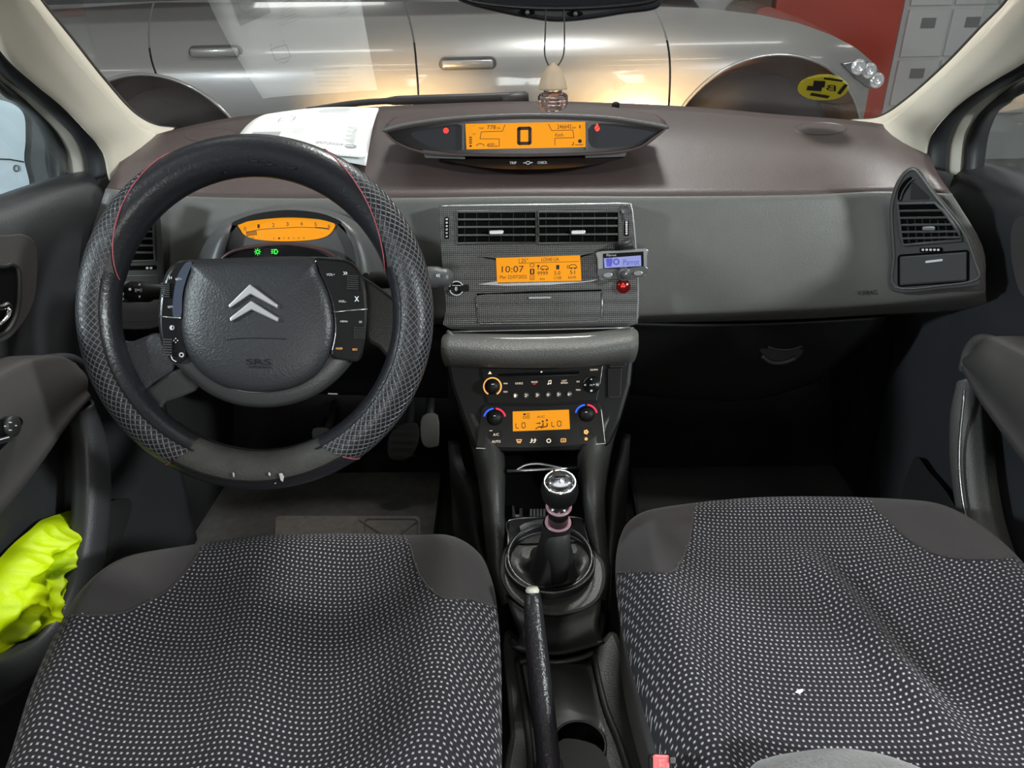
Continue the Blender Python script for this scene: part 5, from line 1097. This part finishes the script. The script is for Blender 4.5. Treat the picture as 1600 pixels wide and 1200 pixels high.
mb = MB(); mb.tube([WP.at(x, y, .0195) for x, y in cr2([(354, 531), (375, 529), (403, 528.5), (430, 529), (447, 530)], 4)], .0006, 5); mb.build('pad_crease', M['black'], pad)
mb = MB(); mb.text(WP, 'SRS', (384, 561, 423, 570), .0200, sl=.01); mb.text(WP, 'AIRBAG', (387, 571.5, 423, 575.5), .0198, sl=.01); mb.build('airbag_lettering', M['black'], pad, smooth=False)
def chev(pts):
    return MB().poly(WP, pts, .017, .0235).build('chevron_emblem', M['emblem'], SW, smooth=False, bevel=.0012)
chev([(357, 477), (390.5, 443.5), (434, 475.5), (433.5, 482.5), (391, 459.5), (358.5, 482)]); chev([(358.5, 497), (392.5, 469.5), (435, 496), (434, 503.5), (392.5, 484), (360, 503)])
# button pods
podR = [(490, 404), (520, 404), (546, 409), (562, 424), (571, 452), (574, 486), (572, 525), (563, 563), (540, 563), (516, 556), (521, 520), (519, 485), (510, 452), (498, 425)]
pr = MB().poly(WP, cr2(podR, 3, closed=True), .002, .010).build('button_pod', M['gloss'], SW, smooth=False, bevel=.003, label='black button pod right of the airbag pad')
podL = [(300, 409), (278, 410), (262, 428), (252, 460), (249, 495), (252, 530), (262, 556), (276, 568), (292, 556), (284, 520), (284, 485), (288, 450), (295, 425)]
pl = MB().poly(WP, cr2(podL, 3, closed=True), .002, .010).build('button_pod', M['gloss'], SW, smooth=False, bevel=.003, label='black button pod left of the airbag pad')
MB().poly(WP, cr2([(300, 411), (290, 411), (277, 432), (271, 462), (270, 493), (283, 495), (285, 460), (293, 430)], 3, closed=True), .010, .0115).build('lit_strip', mat('strip_bluegrey', (.05, .06, .09), .25), pl, smooth=False)
for par, segs_, nm in ((pr, [(521, 488), (548, 485), (574, 483)], 'pod_divider'), (pl, [(249, 494), (266, 496), (283, 497)], 'pod_divider')):
    MB().tube([WP.at(x, y, .0112) for x, y in segs_], .0010, 6).build(nm, M['satin'], par)
for par, cx, cy, w_, h_ in ((pr, 551, 440, 9, 10), (pr, 562, 519, 9, 8), (pl, 258, 452, 7, 10), (pl, 262, 541, 7, 12)):
    mb = MB()
    for i in range(7): y = cy-h_+i*h_/3; mb.poly(WP, rr(cx-w_, y, cx+w_, y+h_/4.2, .8, sl=.05), .009, .0135)
    mb.build('thumb_roller', M['dark'], par, smooth=False, bevel=.0004)
mb = MB(); h = .0108
for s_, q in (('VOL+', (510, 427, 523, 430.8)), ('»', (536, 424.5, 543, 429.5)), ('VOL-', (529, 469, 541, 472.5)), ('x', (554, 463, 561, 471)), ('MENU', (532, 500.8, 543, 503.5)), ('OK', (561, 501.5, 566, 504.8))): mb.text(WP, s_, q, h+.0002)
mb.build('key_lettering', M['print'], pr, smooth=False)
mb = MB()
for s_, q in (('MODE', (525, 543, 535, 546)), ('ESC', (551, 544.5, 558.5, 547.5))): mb.text(WP, s_, q, h+.0002)
mb.build('amber_lettering', M['glow_o'], pr, smooth=False)
mb = MB()
for s_, q in (('SET+', (274, 434.5, 284, 437.8)), ('II', (264.5, 432, 268.5, 436)), ('SET-', (262, 478, 271, 481))): mb.text(WP, s_, q, .0120)
mb.line(WP, el(268.5, 512, 3.2, 3.2, n=14), 1, .010, h, closed=True); mb.poly(WP, el(268.5, 512, 2.2, 3, 90, 270, 8), .010, h)
for dx, dy in ((-3, 0), (3, 0), (0, -3), (0, 3)): mb.poly(WP, el(274.5+dx, 532+dy, 1, 1, n=8), .010, h)
mb.line(WP, el(283.5, 554.5, 3, 3, n=14), 1.6, .010, h, closed=True); mb.line(WP, cr2([(267, 556), (270, 562), (275, 565)], 4), 1.4, .010, h)
mb.build('key_lettering', M['print'], pl, smooth=False)
# steering column
MB().lathe(WC-WN*.03, -WN, [(.062, 0), (.058, .03), (.052, .10), (.052, .24)], 36).build('column_shroud', M['black'], SW)
mb = MB(); mb.line(WP, [(512, 573.5), (519, 573.8)], 1.2, -.02, -.018); mb.line(WP, [(513, 615), (527, 615.5)], 1.8, -.04, -.038); mb.build('column_marks', M['satin'], SW, smooth=False)
# ================================================================ stalks
LS = root('light_stalk', UY(225, 456, .92), 'black light stalk with white lamp symbols left of the wheel hub', 'stalk')
a_, b_ = UY(170, 456, .93), UY(275, 456, .90); D_ = (b_-a_)
MB().lathe(a_, D_, [(.0, 0), (.011, .001), (.0135, .006), (.0140, .028)], 24).build('end_ring', M['black'], LS)
MB().lathe(a_+D_.normalized()*.028, D_, [(.0138, 0), (.0150, .001), (.0150, .010), (.0138, .011)], 24).build('switch_collar', M['dark'], LS)
MB().lathe(a_+D_.normalized()*.040, D_, [(.0142, 0), (.0142, .028), (.011, .032), (.009, .075)], 24).build('lever', M['black'], LS)
SPn = Plane(UY(218, 456, .90), (0, -.9, .45)); mb = MB()
for s_, q in (('D', (219, 451, 222, 456)), ('-', (214, 452, 218, 454)), ('E', (211, 451, 214, 456))): mb.text(SPn, s_, q, .001)
mb.poly(SPn, [(216, 446), (218, 442), (220, 446)], 0, .001); mb.poly(SPn, [(216, 462), (218, 466), (220, 462)], 0, .001); mb.poly(SPn, el(203, 452, 2.2, 2.2, n=12), 0, .001); mb.line(SPn, el(191, 459, 2.2, 2.2, n=10), .9, 0, .001, closed=True); mb.line(SPn, el(191, 467, 1.8, 1.8, n=10), .9, 0, .001, closed=True)
mb.text(SPn, '»', (244, 453.5, 249, 458), .001)
mb.build('stalk_symbols', M['print'], LS, smooth=False)
WS = root('wiper_stalk', UY(660, 440, .93), 'black wiper stalk with rounded end right of the wheel rim', 'stalk')
MB().tube([UY(585, 437, .96), UY(620, 438, .94), UY(645, 436, .93), UY(662, 434, .925)], [.013, .011, .0105, .012], 20).build('lever', M['dark'], WS)
e0, e1 = UY(662, 434, .925), UY(706, 434, .915); D_ = e1-e0
MB().lathe(e0, D_, [(.0125, 0), (.0155, .008), (.0150, .022), (.0125, .028), (.0125, .034), (.009, .040), (0, .041)], 28).build('end_cap', M['pod'], WS)
SPn = Plane(UY(684, 434, .905)+Vector((0, 0, .003)), (0, -1, .3)); mb = MB(); mb.text(SPn, '«', (681, 428, 688, 433), .001); mb.build('stalk_symbol', M['print'], WS, smooth=False)
# ================================================================ seats
from mathutils.bvhtree import BVHTree
def inpoly(x, y, P):
    r = False; j = len(P)-1
    for i in range(len(P)):
        if (P[i][1] > y) != (P[j][1] > y) and x < (P[j][0]-P[i][0])*(y-P[i][1])/(P[j][1]-P[i][1]+1e-9)+P[i][0]: r = not r
        j = i
    return r
def proj(p):
    v = p-CAM; d = v.dot(_f); return 800+F*v.dot(_R)/d, 600-F*v.dot(_U)/d
def seat(name, label, outl, zo, xc, yc, corners, fold, wav):
    o2 = [UZ(x, y, zo) for x, y in cr2(outl, 14)]; n = len(o2)
    T = [(-.10, -.17, .10), (-.05, -.06, .03), (-.02, -.022, .006), (0, 0, 0)]
    rows = []
    for dz in (-.20, -.12, -.06):
        rows.append([Vector((lerp(p.x, xc, .03+abs(dz)*.12), lerp(p.y, yc, .02+abs(dz)*.25), zo+dz)) for p in o2])
    NT = 60
    for k in range(NT+1):
        t = (k/NT)**1.15; r = []
        for p in o2:
            q = Vector((xc+(p.x-xc)*.0005, min(p.y, yc), 0)); x, y = lerp(p.x, q.x, t), lerp(p.y, q.y, t)
            dist = math.hypot(x-p.x, y-p.y)
            z = zo + .034*math.sqrt(max(0, 1-(1-min(1, dist/.055))**2)) 
            u = (x-xc)
            z += .020*math.exp(-((abs(u)-.205)/.045)**2)*min(1, dist/.05) - .012*math.exp(-(u/.16)**4)*min(1, dist/.09)
            z += fold(x, y, u)*min(1, dist/.06) + wav*mn.noise(Vector((x*9, y*9, xc)))*min(1, dist/.04)
            r.append(Vector((x, y, z)))
        rows.append(r)
    m_ = len(rows); V = [p for r in rows for p in r]
    faces = [(i*n+j, i*n+j+1, (i+1)*n+j+1, (i+1)*n+j) for i in range(m_-1) for j in range(n-1)]
    grp = {'m': [], 's': []}; cps = [cr2(c, 6, closed=True) for c in corners]
    for c in range(len(cps)): grp[c] = []
    for f in faces:
        ctr = (V[f[0]]+V[f[1]]+V[f[2]]+V[f[3]])/4
        if f[0]//n < 3: grp['s'].append(f); continue
        px, py = proj(ctr); hit = False
        for c, cp in enumerate(cps):
            if inpoly(px, py, cp): grp[c].append(f); hit = True; break
        if not hit: grp['m'].append(f)
    rt = root(name, (xc, yc+.1, .0), label, 'car seat')
    def bld(nm, fs, mt):
        me = bpy.data.meshes.new(nm); used = sorted({i for f in fs for i in f}); ix = {a: b for b, a in enumerate(used)}
        me.from_pydata([tuple(V[i]) for i in used], [], [[ix[i] for i in f] for f in fs])
        l = me.uv_layers.new(name='UVMap')
        for lp in me.loops: v = me.vertices[lp.vertex_index].co; l.data[lp.index].uv = (v.x, v.y + (v.z-zo)*-.6)
        bm = bmesh.new(); bm.from_mesh(me); bmesh.ops.recalc_face_normals(bm, faces=bm.faces)
        if sum(f.normal.z for f in bm.faces) < 0: bmesh.ops.reverse_faces(bm, faces=bm.faces)
        bm.to_mesh(me); bm.free()
        return link(nm, me, mt, rt)
    bld('cushion', grp['m'], M['dots']); bld('side_band', grp['s'], M['seatside'])
    for c in range(len(cps)): bld('corner_panel', grp[c], M['seatplain'])
    bvh = BVHTree.FromPolygons(V, faces)
    def drop(px, py, h=.0005):
        d = ray(px, py).normalized(); loc, nr, _, _ = bvh.ray_cast(CAM, d)
        if loc is None: loc, nr, _, _ = bvh.find_nearest(UZ(px, py, zo))
        return loc - d*h, nr
    seat.drop = drop
    return rt, drop
def piping(rt, drop, pts, m=None, r=.0010):
    MB().tube(cr([drop(x, y, .0004)[0] for x, y in cr2(pts, 6)], 2), r, 6).build('piping', m or M['seatside'], rt)
fl = lambda x, y, u: .007*math.exp(-((u+.02+(y-.6)*.25)/.035)**2)-.006*math.exp(-((u-.09)/.05)**2)
ds, dd_ = seat('car_seat', 'driver seat cushion in black cloth with white dots, behind the steering wheel',
    [(-40, 1330), (12, 1210), (50, 1090), (98, 985), (135, 933), (195, 893), (290, 865), (400, 849), (500, 843.5), (570, 843), (650, 847), (715, 855), (750, 872), (768, 905), (778, 960), (783, 1040), (784, 1120), (784, 1220), (782, 1340)],
    .335, -.315, .50, [[(60, 966), (115, 960), (182, 959), (222, 944), (262, 922), (290, 893), (312, 858), (318, 800), (60, 800)], [(636, 800), (640, 850), (650, 885), (665, 912), (692, 934), (735, 936), (776, 948), (830, 950), (830, 800)]], fl, .003)
piping(ds, dd_, [(112, 961), (182, 959), (222, 944), (262, 922), (290, 893), (311, 862)]); piping(ds, dd_, [(640, 850), (650, 885), (665, 912), (692, 934), (735, 936), (774, 948)])
def fr_(x, y, u):
    e = u-.015-(.62-y)*.16
    return (.014*math.exp(-((e)/.02)**2)*(1 if e < 0 else 1) - .012*math.exp(-((e-.035)/.03)**2))*min(1, max(0, (.70-y)/.06))*min(1, max(0, (y-.40)/.1))
ps, dp_ = seat('car_seat', 'passenger seat cushion in black cloth with white dots, right of the console',
    [(1065, 1340), (1036, 1210), (1012, 1130), (988, 1050), (970, 975), (962, 910), (964, 860), (978, 826), (1020, 807), (1085, 795), (1160, 788), (1240, 785.5), (1330, 787), (1400, 794), (1470, 812), (1545, 850), (1600, 898), (1680, 990), (1760, 1100), (1840, 1300)],
    .335, .33, .52, [[(920, 893), (985, 892), (1020, 893), (1050, 893), (1066, 872), (1078, 840), (1085, 797), (1087, 740), (920, 740)], [(1366, 740), (1366, 792), (1388, 812), (1412, 836), (1448, 860), (1490, 872), (1540, 874), (1580, 872), (1650, 872), (1650, 740)]], fr_, .003)
piping(ps, dp_, [(966, 894), (1020, 893), (1050, 893), (1066, 872), (1078, 840), (1084, 800)]); piping(ps, dp_, [(1366, 792), (1388, 812), (1412, 836), (1448, 860), (1490, 872), (1540, 874), (1572, 873)])
# grey cloth bolster at the lower right
bo = cr2([(1120, 1290), (1168, 1202), (1200, 1182), (1250, 1172), (1300, 1167), (1345, 1170), (1400, 1183), (1470, 1215), (1560, 1290)], 6)
rws = [[UD(x, y, .60) for x, y in bo], [UD(x, y+3, .575) for x, y in bo], [UD(lerp(x, 1330, .15), lerp(y, 1300, .15), .555) for x, y in bo], [UD(lerp(x, 1330, .5), lerp(y, 1300, .5), .535) for x, y in bo], [UD(lerp(x, 1330, .98), lerp(y, 1300, .98), .53) for x, y in bo]]
MB().rows(rws).build('backrest_bolster', M['greycloth'], ps, sub=1, solid=.004, label='grey cloth edge of the backrest')
cp_, nr = dp_(1248, 1080, .001); cpl = Plane(cp_, nr); o = MB().poly(cpl, [(1242, 1082), (1246, 1078), (1254, 1076), (1255, 1080), (1250, 1084)], 0, .003).build('crumb', mat('crumb_white', (.85, .82, .72), .7), None, smooth=False)
tag(o, 'small white crumb lying on the passenger seat', 'crumb')
o['group'] = None; del o['group']
# belt buckle
BK = Plane(UD(1036, 1195, .60), (-.1, -.45, .9)); bk = root('seat_belt_buckle', BK.at(1040, 1195), 'red seat belt buckle button beside the passenger seat, bottom of the picture', 'buckle')
MB().poly(BK, [(1012, 1178), (1050, 1178), (1062, 1300), (1022, 1300)], -.02, -.001).build('housing', M['black'], bk, smooth=False, bevel=.003)
b_ = MB().poly(BK, rr(1020, 1179, 1046, 1240, 4, sl=.05), -.004, .004).build('release_button', M['buckle'], bk, smooth=False, bevel=.002)
mb = MB(); mb.text(BK, 'PRESS', (1030, 1186, 1038, 1206), .0046, sl=0); mb.build('button_lettering', mat('buckle_pale', (.85, .35, .35), .5), b_, smooth=False)
MB().poly(BK, rr(1047, 1183, 1056, 1193, 2), 0, .006).build('catch', M['pad'], bk, smooth=False, bevel=.001)
# ================================================================ papers on the dash
def ppt(u, v, h=0):
    a = UY(415, 181, 1.355); b = UY(592, 171, 1.385); c = UY(572, 259, 1.165); d = UY(360, 236, 1.205)
    p = lerp(lerp(a, b, u), lerp(d, c, u), v); p.z += .010*math.sin(u*math.pi)*.6 + .010*math.sin(v*math.pi) + h; p.y += 0; return p
pp = root('paper_sheets', ppt(.5, .5), 'white papers lying on the dash top against the windscreen', 'papers')
for k, hh in enumerate((0, .0025)):
    rws = [[ppt(u/14, v/14, hh + (.010*(u/14)**3*(v/14)**2 if k else 0)) for u in range(15)] for v in range(15)]
    sh = MB().rows(rws).build('sheet', M['paper'], pp, solid=.0006, off=0)
TPP = Plane.tri(ppt(.1, .9, .0033), ppt(.9, .9, .0033), ppt(.5, .2, .0033))
def onp(u, v): return ppt(u, v, .0033+.010*u**3*v**2)
mb = MB()
def ptext(txt, u0, v0, u1, v1):
    t = MB(); t.text(Plane((0, 0, 0), (0, 0, 1)), txt, (0, 100, 100, 0), 0, sl=0)
    # flatten letters onto the curved sheet
    cu = bpy.data.curves.new('t', 'FONT'); cu.body = txt; ob = bpy.data.objects.new('t', cu); COL.objects.link(ob); dg = bpy.context.evaluated_depsgraph_get(); dg.update()
    me = bpy.data.meshes.new_from_object(ob.evaluated_get(dg)); vs = [v.co.copy() for v in me.vertices]; fs = [list(p.vertices) for p in me.polygons]
    bpy.data.objects.remove(ob)
    x0 = min(v.x for v in vs); x1 = max(v.x for v in vs); y0 = min(v.y for v in vs); y1 = max(v.y for v in vs)
    mb.add([onp(lerp(u0, u1, (v.x-x0)/(x1-x0)), lerp(v1, v0, (v.y-y0)/(y1-y0))) + Vector((0, 0, .0006)) for v in vs], fs)
ptext('SMOTORWAVE', .62, .83, .82, .87)
mb.add([onp(.88+.045*math.cos(t), .865+.028*math.sin(t))+Vector((0, 0, .0006)) for t in [i*.314 for i in range(20)]], [list(range(20))])
def pl_(pts, w_=.006):
    for (u0, v0), (u1, v1) in zip(pts[:-1], pts[1:]):
        L = math.hypot(u1-u0, v1-v0) or 1; nx, ny = -(v1-v0)/L*w_/2, (u1-u0)/L*w_/2
        mb.add([onp(u0+nx, v0+ny)+Vector((0, 0, .0006)), onp(u1+nx, v1+ny)+Vector((0, 0, .0006)), onp(u1-nx, v1-ny)+Vector((0, 0, .0006)), onp(u0-nx, v0-ny)+Vector((0, 0, .0006))], [(0, 1, 2, 3)])
pl_([(.24, .36), (.24, .46), (.36, .46), (.36, .36), (.24, .36)]); pl_([(.26, .34), (.30, .32), (.34, .34)]); pl_([(.25, .48), (.25, .50)]); pl_([(.35, .48), (.35, .50)])
mb.build('printing', M['ink'], pp, smooth=False)
mb = MB()
for k in range(5): pl_([(.50, .08+k*.035), (.50+.30-.03*(k % 2), .05+k*.035)], .012)
for k in range(7): pl_([(.34+k*.012, .60+k*.02), (.50, .60+k*.02)], .006)
for k in range(14): pl_([(.80+.03*(k % 3), .55+k*.024), (.90, .55+k*.024)], .010)
mb.build('text_lines', M['faint'], pp, smooth=False)
mb = MB()
for i in range(8):
    for j in range(8):
        u0, v0 = .10+i*.028, .70+j*.032; mb.add([onp(u0, v0), onp(u0+.028, v0), onp(u0+.028, v0+.032), onp(u0, v0+.032)], [(0, 1, 2, 3)])
for q in mb.v: q.z += .0005
mb.build('printed_picture', mat('picture_grey', (.38, .39, .39), .7), pp, smooth=False)
mb = MB(); pl_([(.14, .80), (.17, .76), (.26, .76), (.29, .80), (.29, .88), (.26, .91), (.17, .91), (.14, .88), (.14, .80)], .010); pl_([(.16, .80), (.27, .80)], .008); pl_([(.16, .87), (.27, .87)], .008); mb.v = [q+Vector((0, 0, .0004)) for q in mb.v]
mb.build('printed_car_outline', M['ink'], pp, smooth=False)
# ================================================================ interior mirror and air freshener
MIP = Plane(UD(870, 10, .86), (0, -1, -.05))
RMi = root('rearview_mirror', MIP.at(872, -40), 'black rear-view mirror at the top centre of the windscreen', 'mirror')
MB().poly(MIP, cr2([(706, -70), (708, -20), (712, -2), (740, 10), (780, 20), (825, 29), (872, 34.5), (925, 30), (975, 22), (1020, 16), (1034, 4), (1037, -20), (1038, -70)], 4, closed=True), -.035, .0).build('housing', mat('mirror_black', (.010, .011, .014), .3), RMi, smooth=False, bevel=.006, bseg=3)
MB().poly(MIP, cr2([(718, -70), (718, -15), (735, -1), (800, 7), (872, 9), (945, 7), (1005, 1), (1026, -8), (1028, -70)], 4, closed=True), .0, .003).build('mirror_glass', mat('mirror_dark_glass', (.10, .10, .11), .05, metal=.9), RMi, smooth=False, bevel=.0015)
MB().tube([MIP.at(x, y, .003) for x, y in cr2([(716, -40), (716, -12), (736, 2), (800, 10.5), (872, 13), (945, 10.5), (1006, 4), (1029, -6), (1031, -40)], 5)], .0028, 8).build('glass_rim', M['gloss'], RMi)
for x, y in ((823, 19.5), (898, 21.5)):
    d_ = MB().poly(MIP, el(x, y, 13, 4.6, n=24), 0, .001).build('button_dimple', M['void'], RMi, smooth=False)
    MB().lathe(MIP.at(x+1, y, .001), MIP.n, [(.0028, 0), (.0026, .004), (0, .005)], 14).build('button', M['pod'], d_)
MB().tube([MIP.at(870, -60, -.04), MIP.at(868, -90, -.09)], .012, 12).build('mirror_stem', M['black'], RMi)
AFc = UD(864, 136, .845)
AF = root('air_freshener', AFc, 'glass air freshener bottle with wooden cap hanging from the mirror', 'air freshener')
pxm = .845/1100; Z = Vector((0, 0, 1))
MB().lathe(AFc, Z, [(.0, -3.5*pxm), (21.5*pxm, -3.5*pxm), (22*pxm, -1*pxm), (20.5*pxm, 8*pxm), (16*pxm, 21*pxm), (11*pxm, 28*pxm), (9*pxm, 29*pxm), (2*pxm, 35*pxm), (0, 35.5*pxm)], 36).build('wooden_cap', M['wood'], AF)
MB().lathe(AFc-Z*4*pxm, Z, [(14*pxm, 0), (14*pxm, -3*pxm), (20*pxm, -5*pxm), (23.5*pxm, -9*pxm), (23.5*pxm, -20*pxm), (20*pxm, -27*pxm), (12*pxm, -31*pxm), (0, -31*pxm)], 12).build('glass_bottle', M['glassy'], AF, smooth=False)
MB().lathe(AFc-Z*16*pxm, Z, [(0, 0), (19*pxm, 0), (20*pxm, -6*pxm), (16*pxm, -12*pxm), (0, -13*pxm)], 20).build('fragrance_liquid', mat('pink_liquid', (1, .75, .70), .03, trans=1, ior=1.33), AF)
mb = MB(); mb.tube(cr([UD(853, 15, .855), UD(852, 50, .85), UD(851, 82, .845), UD(855, 98, .845), UD(861, 106, .845)], 5), .0009, 6); mb.tube(cr([UD(881, 15, .855), UD(882, 50, .85), UD(881, 82, .845), UD(875, 98, .845), UD(867, 106, .845)], 5), .0009, 6)
mb.build('cord', mat('cord_dark', (.03, .025, .02), .6), AF)
